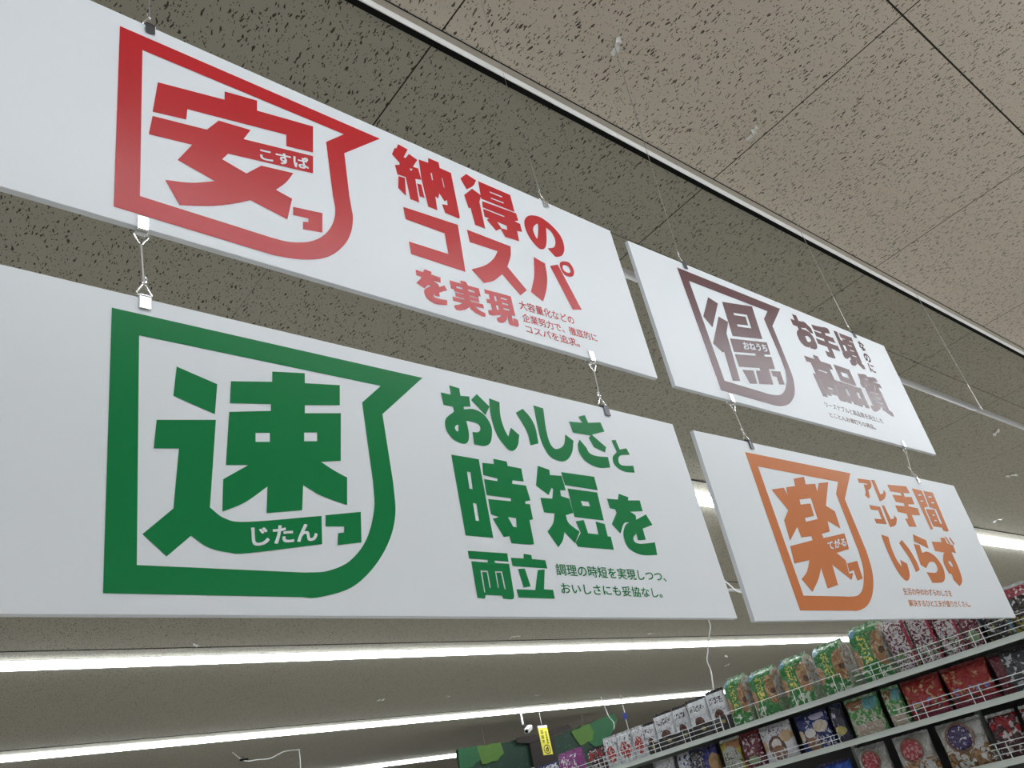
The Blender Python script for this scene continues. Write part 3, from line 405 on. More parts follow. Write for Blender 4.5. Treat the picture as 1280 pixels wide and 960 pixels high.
def scrap(name, p, L, wd, rot, label, group, droop=0.012):
    # crumpled strip of clear tape stuck to the ceiling
    b = bmesh.new(); rnd = random.Random(int(p[0]*1000)); n = 7
    rows = []
    for i in range(n+1):
        t = i/n; cx = (t-0.5)*L; off = rnd.uniform(-0.25, 0.25)*wd; ww = wd*(0.35 + 0.65*math.sin(math.pi*(0.1+0.8*t)))*rnd.uniform(0.7, 1.15)
        z = -0.001 - droop*rnd.random()
        rows.append([b.verts.new((cx, off + ww*(k-1.5)/3, z - (droop*0.6*rnd.random() if k in (0, 3) else 0))) for k in range(4)])
    for i in range(n):
        for k in range(3): b.faces.new((rows[i][k], rows[i][k+1], rows[i+1][k+1], rows[i+1][k]))
    me = bpy.data.meshes.new(name); b.to_mesh(me); b.free(); me.materials.append(M['tape'])
    o = link(name, me); o.location = (p[0], p[1], CEIL); o.rotation_euler = (0, 0, rot)
    m = o.modifiers.new('thickness', 'SOLIDIFY'); m.thickness = 0.0008
    return tag(o, label, 'tape', group)
def top_hanger(s, u, ceil_xy, label, dark, bright=0.0):
    B = s2w(s, u, SH*1000); root = empty('ceiling_wire', B); tag(root, label, 'sign hanger', 'wires from ceiling to signs')
    clip(root, (0, 0, 0), True, dark); tri_ring(root, (0, 0, 0), True, M['steel'])
    a = Vector((0, ST/2, 0.036)); b = Vector((ceil_xy[0], ceil_xy[1], CEIL - 0.004)) - B
    k = Vector(a).lerp(b, 0.13)
    MB().tube([a, k], 0.0013, 6).build('lower_wire', M['nylon_bright'] if bright else M['nylon'], root)
    MB().tube([k, Vector(k).lerp(b, 0.5), b], 0.0011 if s == 'N' else 0.0006, 6).build('upper_wire', M['nylon'], root)
    MB().tube([(0.004*math.sin(t), ST/2, 0.044 + 0.009*math.cos(t)) for t in [q*0.6 for q in range(10)]], 0.0015, 6).build('hook', M['steel'], root)
top_hanger('A', 298, (0.37, 1.14), 'thin wire with dark clip holding the upper left corner of the red sign', True)
top_hanger('A', 1428, (1.50, 1.14), 'thin wire with steel clip holding the upper right end of the red sign', False)
top_hanger('N', 287, (2.31, 1.138), 'thin dark wire with clip holding the left end of the plum sign', True)
top_hanger('N', 1440, (3.35, 1.144), 'thin pale wire with clip holding the right end of the plum sign', True, 1)
scrap('ceiling_tape', (2.326, 1.138), 0.105, 0.030, 1.15, 'crumpled white tape on the bright ceiling, left one holding a wire', 'tape at the wire tops', 0.016)
scrap('ceiling_tape', (3.359, 1.144), 0.105, 0.034, 1.05, 'crumpled white tape on the bright ceiling, right one beside a panel joint', 'tape at the wire tops', 0.016)
# spare wire hanging right of the plum sign
rt = empty('spare_wire', (4.504, 1.14, 3.077)); tag(rt, 'spare pale wire with a hook hanging free at the right of the plum sign', 'wire')
MB().tube([(0, 0, 0.03), (0.0, 0, 0.16)], 0.0022, 6).build('lower_wire', M['nylon_bright'], rt)
MB().tube([(0, 0, 0.16), (0.01, 0, 0.8), (0.0, 0, CEIL - 3.077 - 0.002)], 0.0011, 6).build('upper_wire', M['nylon'], rt)
MB().tube([(0.010*math.sin(t), 0, 0.018 + 0.016*math.cos(t)) for t in [q*0.5 for q in range(11)]], 0.0018, 6).build('hook', M['nylon_bright'], rt)

# bits of tape, hooks left on the far ceiling
bits = [(3.663, 9.45, 'beside the lit row under the green sign, leftmost'), (8.07, 12.7, 'between the two lit rows, left one of the close pair'), (9.56, 12.78, 'between the two lit rows, right one of the close pair'),
        (8.40, 9.35, 'above the lit row, under the middle of the green sign'), (11.40, 9.32, 'above the lit row, under the right of the green sign'), (12.2, 13.3, 'just above the middle lit row, near the yellow sign'),
        (15.8, 11.0, 'below the lit row, beside the white cord, upper'), (16.8, 11.75, 'below the lit row, beside the white cord, lower'), (13.85, 4.1, 'right of the orange sign above the lit row'), (9.78, 2.47, 'under the unlit rail at the right edge'), (11.74, 3.05, 'at the right edge above the orange sign, small')]
for x, y, wh in bits:
    scrap('ceiling_tape', (x, y), 0.14 + 0.01*(x % 3), 0.05, 0.3 + x, 'white tape scrap on ceiling ' + wh, 'tape scraps on the far ceiling', 0.03)

# ---------------------------------------------------------------- snack shelving
GX = 4.95
g = empty('shelf_unit', (GX + 0.25, 3.4, 0)); tag(g, 'long white metal shelf unit filled with snack bags along the right', 'shelf')
def gl(x, y, z): return (x - GX - 0.25, y - 3.4, z)
Y0, Y1 = 0.5, 6.4
TOPS = [(2.082, 'top'), (1.820, 'second'), (1.538, 'third'), (1.16, 'low'), (0.76, 'low')]
MB().box(gl(GX, Y0, 0), gl(GX + 0.5, Y1, 0.12)).box(gl(GX - 0.02, Y0, 0.12), gl(GX + 0.5, Y1, 0.16)).build('base', M['shelf'], g, bevel=0.004)
MB().box(gl(GX + 0.46, Y0, 0.16), gl(GX + 0.49, Y1, 2.20)).build('back_panel', M['shelf_back'], g)
for k in range(8):
    y = Y0 + 0.02 + (Y1 - Y0 - 0.06)*k/7
    MB().box(gl(GX + 0.425, y, 0.16), gl(GX + 0.46, y + 0.03, 2.22)).build('upright', M['shelf'], g, bevel=0.003)
def wire_guard(parent, z, ya, yb, nh, hh, pitch):
    b = MB(); x = GX + 0.008
    for k in range(nh): b.tube([gl(x, ya, z + hh*(k+1)/nh), gl(x, yb, z + hh*(k+1)/nh)], 0.0021, 6)
    y = ya
    while y < yb + 1e-6:
        for d in (0, 0.055): b.tube([gl(x - 0.003, y + d, z - 0.004), gl(x - 0.003, y + d, z + hh)], 0.0022, 6)
        y += pitch
    return b.build('wire_guard', M['wire'], parent)
for z, nm in TOPS:
    b = MB().box(gl(GX + 0.004, Y0, z - 0.012), gl(GX + 0.46, Y1, z))
    sh = b.build('shelf', M['shelf'], g)
    fr = MB().box(gl(GX - 0.004, Y0, z - 0.031), gl(GX + 0.004, Y1, z + 0.001)).box(gl(GX - 0.010, Y0, z - 0.031), gl(GX - 0.004, Y1, z - 0.027)).box(gl(GX - 0.007, Y0, z - 0.004), gl(GX - 0.004, Y1, z + 0.001))
    fr.build('price_rail', M['shelf'], sh, bevel=0.0008)
    if nm == 'top':
        wire_guard(sh, z, 1.20, 2.62, 3, 0.09, 0.31); wire_guard(sh, z, 2.70, 3.62, 1, 0.10, 0.30); wire_guard(sh, z, 3.66, 6.2, 3, 0.085, 0.29)
    if nm == 'second':
        wire_guard(sh, z, 1.3, 2.47, 3, 0.085, 0.33); wire_guard(sh, z, 2.86, 5.0, 2, 0.05, 0.42)
    if nm == 'third':
        wire_guard(sh, z, 1.3, 2.05, 3, 0.08, 0.33)

# ---- packaging film
def film(name, base, layers=(), rough=0.18, wrinkle=0.8, wscale=24):
    m = mat(name, base, rough, spec=0.6); T = NT(m)
    uv = T.n('ShaderNodeUVMap').outputs[0]; sep = T.n('ShaderNodeSeparateXYZ'); T.l(uv, sep.inputs[0]); U, V = sep.outputs[0], sep.outputs[1]
    ob = T.n('ShaderNodeTexCoord').outputs['Object']
    oi = T.n('ShaderNodeObjectInfo').outputs['Random']
    av = T.n('ShaderNodeVectorMath', operation='ADD'); T.l(ob, av.inputs[0])
    cx = T.n('ShaderNodeCombineXYZ'); T.l(T.math('MULTIPLY', oi, 9.0), cx.inputs[0]); T.l(T.math('MULTIPLY', oi, 5.0), cx.inputs[2]); T.l(cx.outputs[0], av.inputs[1])
    ov = av.outputs[0]
    def rect(u0, v0, u1, v1):
        a = T.math('LESS_THAN', T.math('ABSOLUTE', T.math('SUBTRACT', U, (u0+u1)/2)), (u1-u0)/2)
        b = T.math('LESS_THAN', T.math('ABSOLUTE', T.math('SUBTRACT', V, (v0+v1)/2)), (v1-v0)/2)
        return T.math('MULTIPLY', a, b)
    c = base
    for L in layers:
        if L[0] == 'rect': f = rect(*L[1]); col = L[2]
        elif L[0] == 'ell':
            cu, cv, ru, rv = L[1]; col = L[2]
            f = T.math('LESS_THAN', T.math('ADD', T.math('POWER', T.math('ABSOLUTE', T.math('DIVIDE', T.math('SUBTRACT', U, cu), ru)), 2), T.math('POWER', T.math('ABSOLUTE', T.math('DIVIDE', T.math('SUBTRACT', V, cv), rv)), 2)), 1)
        else:                                    # blotches inside a rectangle
            sc, th, r_, col = L[1], L[2], L[3], L[4]
            f = T.math('MULTIPLY', T.math('GREATER_THAN', T.noise(ov, sc, 1.5, 0.6), th), rect(*r_))
        c = T.mix(f, c, col)
    if not isinstance(c, tuple): T.l(c, T.b.inputs['Base Color'])
    T.bump(T.noise(ov, wscale, 3, 1.2), min(1, wrinkle*1.25), 0.03)
    return m
WH = (0.62, 0.63, 0.66); MAR = (0.10, 0.010, 0.022); BRN = (0.23, 0.11, 0.05); BEI = (0.48, 0.33, 0.20); BLK = (0.012, 0.010, 0.012); NAV = (0.015, 0.022, 0.12)
GRN = (0.025, 0.17, 0.035)
F = {}
F['green'] = film('green_cookie_pack', GRN, [('ell', (0.92, 0.50, 0.30, 0.30), (0.27, 0.14, 0.06)), ('noise', 26, 0.58, (0.62, 0.2, 1, 0.8), (0.40, 0.27, 0.13)), ('ell', (0.90, 0.46, 0.09, 0.06), (0.07, 0.03, 0.015)), ('ell', (0.08, 0.40, 0.16, 0.18), (0.34, 0.20, 0.10)), ('rect', (0, 0.88, 1, 1), (0.36, 0.46, 0.34)), ('noise', 30, 0.52, (0, 0.84, 1, 1), (0.07, 0.27, 0.07)), ('ell', (0.12, 0.87, 0.16, 0.08), (0.10, 0.26, 0.34)), ('noise', 75, 0.53, (0.30, 0.30, 0.56, 0.80), (0.60, 0.52, 0.10)), ('noise', 28, 0.55, (0, 0, 1, 0.22), (0.46, 0.54, 0.42))], wrinkle=1.0, wscale=18)
F['green_side'] = film('clear_green_side_film', (0.46, 0.45, 0.42), [('noise', 30, 0.53, (0, 0, 1, 1), (0.33, 0.22, 0.13)), ('rect', (0, 0, 1, 0.3), (0.22, 0.33, 0.18)), ('noise', 40, 0.56, (0, 0, 1, 0.4), (0.40, 0.42, 0.36)), ('rect', (0, 0.88, 1, 1), (0.40, 0.46, 0.34))])
F['white'] = film('white_chocolate_pack', WH, [('rect', (0, 0.93, 1, 1), (0.035, 0.025, 0.03)), ('noise', 90, 0.52, (0.15, 0.66, 0.88, 0.82), (0.06, 0.035, 0.035)), ('noise', 130, 0.58, (0.1, 0.48, 0.9, 0.56), (0.10, 0.08, 0.09)), ('ell', (0.55, 0.37, 0.24, 0.15), (0.085, 0.022, 0.016)), ('rect', (0, 0, 1, 0.33), (0.018, 0.012, 0.012)), ('ell', (0.62, 0.22, 0.11, 0.05), (0.30, 0.25, 0.10))])
F['white_side'] = film('grey_side_film', (0.42, 0.42, 0.45), [('rect', (0, 0, 1, 0.33), (0.02, 0.014, 0.014))])
F['redwhite'] = film('white_red_pack', WH, [('ell', (0.55, 0.40, 0.32, 0.28), (0.36, 0.012, 0.014)), ('noise', 60, 0.55, (0, 0.05, 1, 0.8), (0.60, 0.56, 0.58)), ('noise', 70, 0.60, (0, 0.5, 1, 0.9), (0.09, 0.09, 0.10))])
F['purple'] = film('purple_pack', (0.24, 0.04, 0.20), [('noise', 45, 0.55, (0, 0.05, 0.8, 0.85), (0.60, 0.52, 0.62)), ('rect', (0, 0, 1, 0.15), (0.45, 0.42, 0.50))])
F['bluewhite'] = film('white_blue_pack', (0.55, 0.56, 0.62), [('noise', 40, 0.54, (0, 0, 1, 1), (0.03, 0.03, 0.16))])
F['darkred'] = film('dark_red_pack', (0.045, 0.008, 0.012), [('noise', 40, 0.57, (0, 0, 1, 1), (0.45, 0.40, 0.40)), ('noise', 25, 0.55, (0, 0.5, 1, 1), (0.25, 0.01, 0.015))])
F['speck'] = film('maroon_speckled_pack', (0.50, 0.44, 0.46), [('noise', 75, 0.53, (0, 0, 1, 1), MAR), ('rect', (0.86, 0, 1, 1), (0.30, 0.02, 0.045)), ('noise', 40, 0.6, (0, 0, 1, 0.35), (0.10, 0.20, 0.07)), ('noise', 60, 0.62, (0, 0, 1, 0.5), (0.03, 0.02, 0.03))])
F['maroon'] = film('maroon_pack', MAR, [('noise', 60, 0.60, (0, 0, 1, 1), (0.50, 0.40, 0.42)), ('ell', (0.5, 0.2, 0.3, 0.12), (0.20, 0.26, 0.14))])
F['black'] = film('black_pack', BLK, [('noise', 45, 0.60, (0, 0, 1, 1), (0.42, 0.42, 0.43)), ('noise', 30, 0.62, (0, 0, 1, 0.4), (0.20, 0.17, 0.02))], wrinkle=0.9)
F['olive'] = film('dark_olive_pack', (0.025, 0.015, 0.014), [('rect', (0, 0.72, 1, 0.96), (0.26, 0.02, 0.03)), ('noise', 40, 0.56, (0, 0, 1, 0.4), (0.26, 0.22, 0.03)), ('noise', 60, 0.6, (0, 0.4, 1, 1), (0.55, 0.52, 0.54))])
F['teal'] = film('teal_pack', (0.10, 0.42, 0.58), [('noise', 80, 0.57, (0, 0.1, 1, 0.9), (0.60, 0.68, 0.72))])
F['cookie_white'] = film('white_cookie_pack', (0.60, 0.58, 0.62), [('noise', 85, 0.58, (0, 0.5, 1, 1), (0.07, 0.03, 0.05)), ('ell', (0.5, 0.33, 0.26, 0.34), (0.10, 0.045, 0.03)), ('ell', (0.5, 0.45, 0.15, 0.14), (0.60, 0.55, 0.53)), ('ell', (0.5, 0.22, 0.2, 0.18), BRN), ('ell', (0.82, 0.60, 0.16, 0.16), BEI), ('ell', (0.12, 0.45, 0.10, 0.16), BEI), ('noise', 70, 0.57, (0, 0, 1, 0.3), (0.55, 0.5, 0.55))])
F['cookie_navy'] = film('navy_cookie_pack', NAV, [('ell', (0.75, 0.58, 0.2, 0.16), (0.52, 0.42, 0.30)), ('ell', (0.12, 0.42, 0.12, 0.16), (0.50, 0.40, 0.28)), ('ell', (0.42, 0.2, 0.2, 0.24), BRN), ('ell', (0.42, 0.46, 0.16, 0.12), (0.62, 0.58, 0.55)), ('noise', 60, 0.58, (0.3, 0.0, 1, 1), (0.45, 0.45, 0.60)), ('ell', (0.7, 0.86, 0.22, 0.10), (0.45, 0.42, 0.58))])
F['navy_squiggle'] = film('navy_black_pack', (0.012, 0.012, 0.035), [('rect', (0.5, 0.2, 1, 0.95), (0.02, 0.02, 0.14)), ('ell', (0.86, 0.45, 0.16, 0.3), (0.34, 0.20, 0.09)), ('noise', 60, 0.56, (0, 0.4, 0.55, 1), (0.36, 0.33, 0.30)), ('noise', 90, 0.54, (0.45, 0.26, 0.75, 0.38), (0.75, 0.74, 0.78)), ('rect', (0.3, 0.05, 1, 0.18), (0.02, 0.03, 0.22))])
F['yellow'] = film('yellow_brown_pack', (0.42, 0.34, 0.07), [('ell', (0.68, 0.82, 0.35, 0.18), (0.36, 0.16, 0.07)), ('ell', (0.5, 0.36, 0.44, 0.42), (0.36, 0.36, 0.33)), ('noise', 75, 0.53, (0.2, 0.4, 0.85, 0.62), (0.05, 0.045, 0.05)), ('noise', 50, 0.58, (0, 0, 1, 0.35), (0.16, 0.20, 0.10))])
F['navy_narrow'] = film('dark_foil_pack', (0.03, 0.03, 0.05), [('noise', 40, 0.54, (0, 0, 0.5, 1), (0.45, 0.45, 0.60)), ('ell', (0.5, 0.3, 0.4, 0.12), (0.40, 0.34, 0.12))])
F['green_two'] = film('green_window_pack', (0.06, 0.24, 0.06), [('ell', (0.3, 0.85, 0.4, 0.18), BRN), ('noise', 40, 0.54, (0, 0.1, 1, 0.9), (0.36, 0.40, 0.28)), ('rect', (0.1, 0.02, 0.9, 0.30), (0.42, 0.33, 0.27)), ('noise', 70, 0.57, (0, 0, 1, 0.45), (0.55, 0.55, 0.48)), ('ell', (0.75, 0.8, 0.22, 0.2), (0.10, 0.28, 0.30))], wrinkle=0.9)
F['red'] = film('red_pack', (0.26, 0.010, 0.010), [('noise', 34, 0.62, (0, 0.4, 1, 1), (0.42, 0.25, 0.10)), ('noise', 45, 0.56, (0, 0.28, 1, 0.46), (0.16, 0.20, 0.42)), ('noise', 30, 0.57, (0, 0.1, 1, 0.4), (0.36, 0.28, 0.14)), ('rect', (0, 0, 1, 0.14), (0.16, 0.008, 0.03)), ('noise', 30, 0.53, (0, 0.12, 1, 0.3), (0.03, 0.01, 0.02))], wrinkle=0.9)
F['glint'] = film('black_clear_pack', (0.035, 0.035, 0.04), [('noise', 34, 0.58, (0, 0, 1, 1), (0.42, 0.42, 0.44)), ('rect', (0, 0, 0.35, 1), (0.10, 0.010, 0.02))], wrinkle=1.0)  # grey blotches paint plastic glints into the film colour
F['blue'] = film('blue_pack', (0.02, 0.08, 0.42), [('noise', 30, 0.60, (0, 0, 1, 1), (0.05, 0.16, 0.60)), ('rect', (0, 0, 0.25, 1), (0.01, 0.015, 0.06))], wrinkle=0.8)
F['clear'] = film('clear_white_pack', (0.46, 0.45, 0.44), [('noise', 12, 0.5, (0, 0, 1, 0.42), (0.30, 0.17, 0.08)), ('noise', 45, 0.53, (0, 0, 1, 0.36), (0.16, 0.08, 0.03)), ('noise', 30, 0.60, (0, 0, 1, 0.42), (0.60, 0.58, 0.55)), ('noise', 24, 0.56, (0, 0.4, 1, 1), (0.36, 0.34, 0.31))], wrinkle=0.9, rough=0.15)
F['clear_side'] = film('clear_side_film', (0.26, 0.24, 0.22), [('noise', 20, 0.52, (0, 0, 1, 0.4), (0.20, 0.11, 0.05))], wrinkle=0.9, rough=0.15)
F['seal_green'] = film('pale_green_seal', (0.40, 0.50, 0.38), [('noise', 40, 0.54, (0, 0, 1, 1), (0.12, 0.34, 0.12))])
F['seal_white'] = film('pale_seal', (0.55, 0.55, 0.57)); F['seal_dark'] = film('dark_seal', (0.03, 0.02, 0.025)); F['seal_red'] = film('red_seal', (0.2, 0.01, 0.015)); F['seal_purple'] = film('purple_seal', (0.26, 0.05, 0.22))
F['seal_navy'] = film('navy_seal', (0.02, 0.025, 0.10))

def make_bag(w, h, d, front, side, seal, kind, seed):
    # gusseted or pillow pouch: rounded section, swollen belly, flat crimped top
    rnd = random.Random(seed); bm = bmesh.new(); uvl = bm.loops.layers.uv.new('UVMap'); NP, NR = 40, 15
    hs = h - 0.016; rings = []
    for i in range(NR + 1):
        t = i/NR
        if kind == 'block':
            dep = d*(0.92 + 0.08*math.sin(math.pi*min(1, t*1.6)))*(1 - max(0, (t - 0.84)/0.16)**2*0.72); wid = w*(0.96 + 0.04*math.sin(math.pi*t))
        else:
            dep = d*max(0.05, (math.sin(math.pi*(0.10 + 0.88*t))**0.62)) if t > 0.02 else d*0.45
            wid = w*(1 - 0.07*math.sin(math.pi*t))
        e = 0.30 if kind == 'block' else 0.72
        ring = []
        for k in range(NP):
            a = 2*math.pi*k/NP; ca, sa = math.cos(a), math.sin(a)
            x = 0.5*wid*math.copysign(abs(ca)**e, ca); y = 0.5*dep*math.copysign(abs(sa)**e, sa)
            wr = 0.0035*math.sin(9*a + 5*t + seed)*math.sin(math.pi*t) + 0.004*math.sin(23*x/w + seed*1.7)*t*t + rnd.uniform(-0.0012, 0.0012)
            ring.append(bm.verts.new((x, y + wr*(1 if sa <= 0 else -1), t*hs + 0.002*rnd.random()*(0.3 < t < 0.95))))
        rings.append(ring)
    def uvof(co): return (co.x/w + 0.5, co.z/h)
    for i in range(NR):
        for k in range(NP):
            q = (rings[i][k], rings[i][(k+1) % NP], rings[i+1][(k+1) % NP], rings[i+1][k])
            f = bm.faces.new(q); cen = f.calc_center_median(); nx = abs(math.cos(2*math.pi*(k+0.5)/NP)); isside = nx > 0.80 and kind == 'block'
            f.material_index = 1 if isside else 0; f.smooth = True
            for lp in f.loops:
                u, v = uvof(lp.vert.co)
                if isside: u = lp.vert.co.y/d + 0.5
                lp[uvl].uv = (u, v)
    bm.faces.new(list(reversed(rings[0]))); bm.faces.new(rings[-1])
    bmesh.ops.recalc_face_normals(bm, faces=bm.faces)
    me = bpy.data.meshes.new('snack_bag'); bm.to_mesh(me); bm.free(); me.materials.append(F[front]); me.materials.append(F[side])
    bag = link('snack_bag', me)
    # crimped top seal
    sb = bmesh.new(); ul = sb.loops.layers.uv.new('UVMap'); n = 26; A = []; wt = w*0.985
    for j in range(3):
        zz = hs - 0.005 + j*0.0105
        A.append([[sb.verts.new((wt*(k/n - 0.5), s*0.0009 + 0.0035*math.sin(k*0.9 + seed)*(0.4 + j*0.4) + 0.0006*math.sin(k*2.6), zz + 0.0012*math.sin(k*1.3 + seed))) for k in range(n+1)] for s in (-1, 1)])
    for j in range(2):
        for k in range(n):
            for s in (0, 1):
                f = sb.faces.new((A[j][s][k], A[j][s][k+1], A[j+1][s][k+1], A[j+1][s][k]))
                for lp in f.loops: lp[ul].uv = (lp.vert.co.x/w + 0.5, 0.5)
    for k in range(n): sb.faces.new((A[2][0][k], A[2][0][k+1], A[2][1][k+1], A[2][1][k]))
    bmesh.ops.recalc_face_normals(sb, faces=sb.faces)
    ms = bpy.data.meshes.new('top_seal'); sb.to_mesh(ms); sb.free(); ms.materials.append(F[seal])
    link('top_seal', ms, bag)
    return bag
def place(Ya, w, h, d, z, front, side, seal, kind, label, group, name='snack_bag', lean=0.0, xoff=0.035, yaw=0.0):
    seed = len(COL.objects) % 97
    b = make_bag(w, h, d, front, side, seal, kind, seed); b.name = name
    b.location = (GX + xoff + d/2, Ya - w/2, z + 0.0008); b.rotation_euler = (lean, 0, -math.pi/2 + yaw)
    return tag(b, label, 'snack bag', group)
Z1, Z2, Z3 = 2.082, 1.820, 1.538
# top shelf, far end to near end
place(5.95, 0.24, 0.20, 0.10, Z1, 'bluewhite', 'white_side', 'seal_white', 'pillow', 'white and blue crinkled bag at the far left end of the top shelf', 'bags on the top shelf')
place(5.68, 0.26, 0.19, 0.10, Z1, 'bluewhite', 'white_side', 'seal_navy', 'pillow', 'white and blue bag just left of the purple bag on the top shelf', 'bags on the top shelf')
place(5.39, 0.29, 0.225, 0.10, Z1, 'purple', 'white_side', 'seal_purple', 'pillow', 'bright purple snack bag on the top shelf in front of the tree board', 'bags on the top shelf')
place(5.05, 0.20, 0.185, 0.10, Z1, 'darkred', 'white_side', 'seal_dark', 'pillow', 'dark red and black bag just right of the purple bag on the top shelf', 'bags on the top shelf')
place(4.84, 0.145, 0.22, 0.07, Z1, 'redwhite', 'white_side', 'seal_white', 'pillow', 'white bag with red mark, leftmost of three beside the dark red bag', 'bags on the top shelf')
place(4.69, 0.15, 0.22, 0.07, Z1, 'redwhite', 'white_side', 'seal_white', 'pillow', 'white bag with red mark, middle of three on the top shelf', 'bags on the top shelf', yaw=0.08)
place(4.53, 0.13, 0.22, 0.07, Z1, 'redwhite', 'white_side', 'seal_white', 'pillow', 'white bag with red mark touching the white chocolate bags, right of three', 'bags on the top shelf')
ww = [(4.40, 0.115, 0.215), (4.27, 0.19, 0.25), (4.085, 0.155, 0.25), (3.955, 0.185, 0.26), (3.765, 0.165, 0.27)]
wl = ['leftmost and narrowest', 'second from left of five', 'middle of five', 'fourth from left of five', 'rightmost, next to the green bags']
ww[1] = (4.285, 0.195, 0.25); ww[2] = (4.09, 0.13, 0.25)
for (ya, wd, hh), q in zip(ww, wl):
    place(ya, wd, hh, 0.055, Z1, 'white', 'white_side', 'seal_dark', 'pillow', 'white bag with black top edge and brown picture, ' + q, 'white chocolate bags on the top shelf', yaw=random.uniform(-0.06, 0.06))
gg = [(3.592, 0.165, 0.315, 'leftmost of the row'), (3.382, 0.190, 0.30, 'second from the left'), (3.135, 0.205, 0.305, 'middle of the row'), (2.868, 0.205, 0.305, 'second from the right'), (2.590, 0.205, 0.335, 'rightmost, under the orange sign')]
for ya, wd, hh, q in gg:
    place(ya, wd, hh, 0.17, Z1, 'green', 'green_side', 'seal_green', 'block', 'green snack bag with yellow lettering on the top shelf, ' + q, 'green bags on the top shelf')
place(2.355, 0.14, 0.30, 0.12, Z1, 'speck', 'speck', 'seal_white', 'block', 'white bag speckled maroon beside the rightmost green bag on the top shelf', 'bags on the top shelf')
place(2.208, 0.135, 0.30, 0.12, Z1, 'speck', 'maroon', 'seal_white', 'block', 'white bag speckled maroon with dark red side, below the orange sign', 'bags on the top shelf')
place(2.064, 0.13, 0.29, 0.12, Z1, 'speck', 'speck', 'seal_white', 'block', 'maroon-speckled bag with a dark lower front, left of the plain maroon bag', 'bags on the top shelf')
place(1.925, 0.10, 0.285, 0.10, Z1, 'maroon', 'white_side', 'seal_red', 'block', 'plain maroon bag on the top shelf by the corner of the orange sign', 'bags on the top shelf')
place(1.82, 0.13, 0.25, 0.09, Z1, 'black', 'black', 'seal_dark', 'pillow', 'black glossy bag on the top shelf at the corner of the orange sign', 'bags on the top shelf')
place(1.675, 0.16, 0.245, 0.09, Z1, 'olive', 'black', 'seal_white', 'pillow', 'dark bag with red band at the right edge of the top shelf', 'bags on the top shelf')
place(1.505, 0.17, 0.25, 0.09, Z1, 'olive', 'black', 'seal_red', 'pillow', 'dark bag with red band, last on the top shelf at the picture edge', 'bags on the top shelf')
place(1.85, 0.16, 0.285, 0.06, Z1, 'teal', 'teal', 'seal_white', 'pillow', 'light blue bag peeking from behind the black bag on the top shelf', 'bags on the top shelf', xoff=0.16)
# second shelf
S2 = [(4.40, 0.19, 'redwhite', 'seal_white', 'white and red bag at the far left of the second shelf'), (4.17, 0.11, 'bluewhite', 'seal_white', 'narrow white and purple bag on the second shelf'),
      (4.05, 0.235, 'navy_squiggle', 'seal_navy', 'black and navy bag with white scribble on the second shelf'), (3.775, 0.16, 'yellow', 'seal_white', 'yellow bag with grey label on the second shelf'),
      (3.60, 0.15, 'maroon', 'seal_red', 'dark maroon bag on the second shelf between the yellow and the white cookie bag'), (3.44, 0.245, 'cookie_white', 'seal_white', 'white bag with cookies pictured on it on the second shelf'),
      (3.155, 0.235, 'cookie_navy', 'seal_navy', 'navy blue bag with cookies pictured on it on the second shelf'), (2.895, 0.085, 'navy_narrow', 'seal_navy', 'narrow dark foil bag right of the navy cookie bag'),
      (2.78, 0.215, 'green_two', 'seal_green', 'green bag with clear window on the second shelf'), (2.53, 0.11, 'green_two', 'seal_green', 'narrower green bag left of the red bags on the second shelf'),
      (2.405, 0.235, 'red', 'seal_red', 'red glossy bag on the second shelf, left of two'), (2.150, 0.255, 'red', 'seal_red', 'red glossy bag on the second shelf, right of two'),
      (1.875, 0.20, 'glint', 'seal_dark', 'black glossy bag at the right end of the second shelf'), (1.66, 0.2, 'glint', 'seal_dark', 'black glossy bag past the picture edge on the second shelf')]
for ya, wd, ft, sl, lb in S2:
    place(ya + 0.003, wd + 0.008, 0.215, 0.075, Z2, ft, ft, sl, 'pillow', lb, 'bags on the second shelf', xoff=0.035, yaw=random.uniform(-0.04, 0.04))
# third shelf
place(3.12, 0.235, 0.20, 0.08, Z3, 'blue', 'blue', 'seal_navy', 'pillow', 'bright blue bag at the left of the third shelf', 'bags on the third shelf')
M['label_red'] = film('red_round_print', (0.26, 0.02, 0.03), [('noise', 60, 0.55, (0, 0, 1, 1), (0.45, 0.22, 0.24))], wrinkle=0.4)
M['label_purple'] = film('purple_round_print', (0.035, 0.02, 0.08), [('noise', 60, 0.63, (0, 0, 1, 1), (0.30, 0.26, 0.40)), ('noise', 40, 0.62, (0, 0, 1, 1), (0.5, 0.48, 0.55))], wrinkle=0.6)
M['label_rim'] = film('brown_round_rim', (0.20, 0.10, 0.06), wrinkle=0.4)
def disc(name, r, squash, y, bend, m, parent, zc):
    b = bmesh.new(); u = b.loops.layers.uv.new('UVMap'); c = b.verts.new((0, y - bend, zc)); rings = []
    for k in range(1, 5):
        rings.append([b.verts.new((r*k/4*math.cos(a), y - bend*(1 - (k/4)**2*0.8), zc + squash*r*k/4*math.sin(a))) for a in [2*math.pi*j/28 for j in range(28)]])
    for j in range(28): b.faces.new((c, rings[0][j], rings[0][(j+1) % 28]))
    for k in range(3):
        for j in range(28): b.faces.new((rings[k][j], rings[k+1][j], rings[k+1][(j+1) % 28], rings[k][(j+1) % 28]))
    for f in b.faces:
        f.smooth = True
        for lp in f.loops: lp[u].uv = (0.5 + lp.vert.co.x/r/2, 0.5)
    me = bpy.data.meshes.new(name); b.to_mesh(me); b.free(); me.materials.append(m); o = link(name, me, parent)
    s = o.modifiers.new('thickness', 'SOLIDIFY'); s.thickness = 0.001; return o
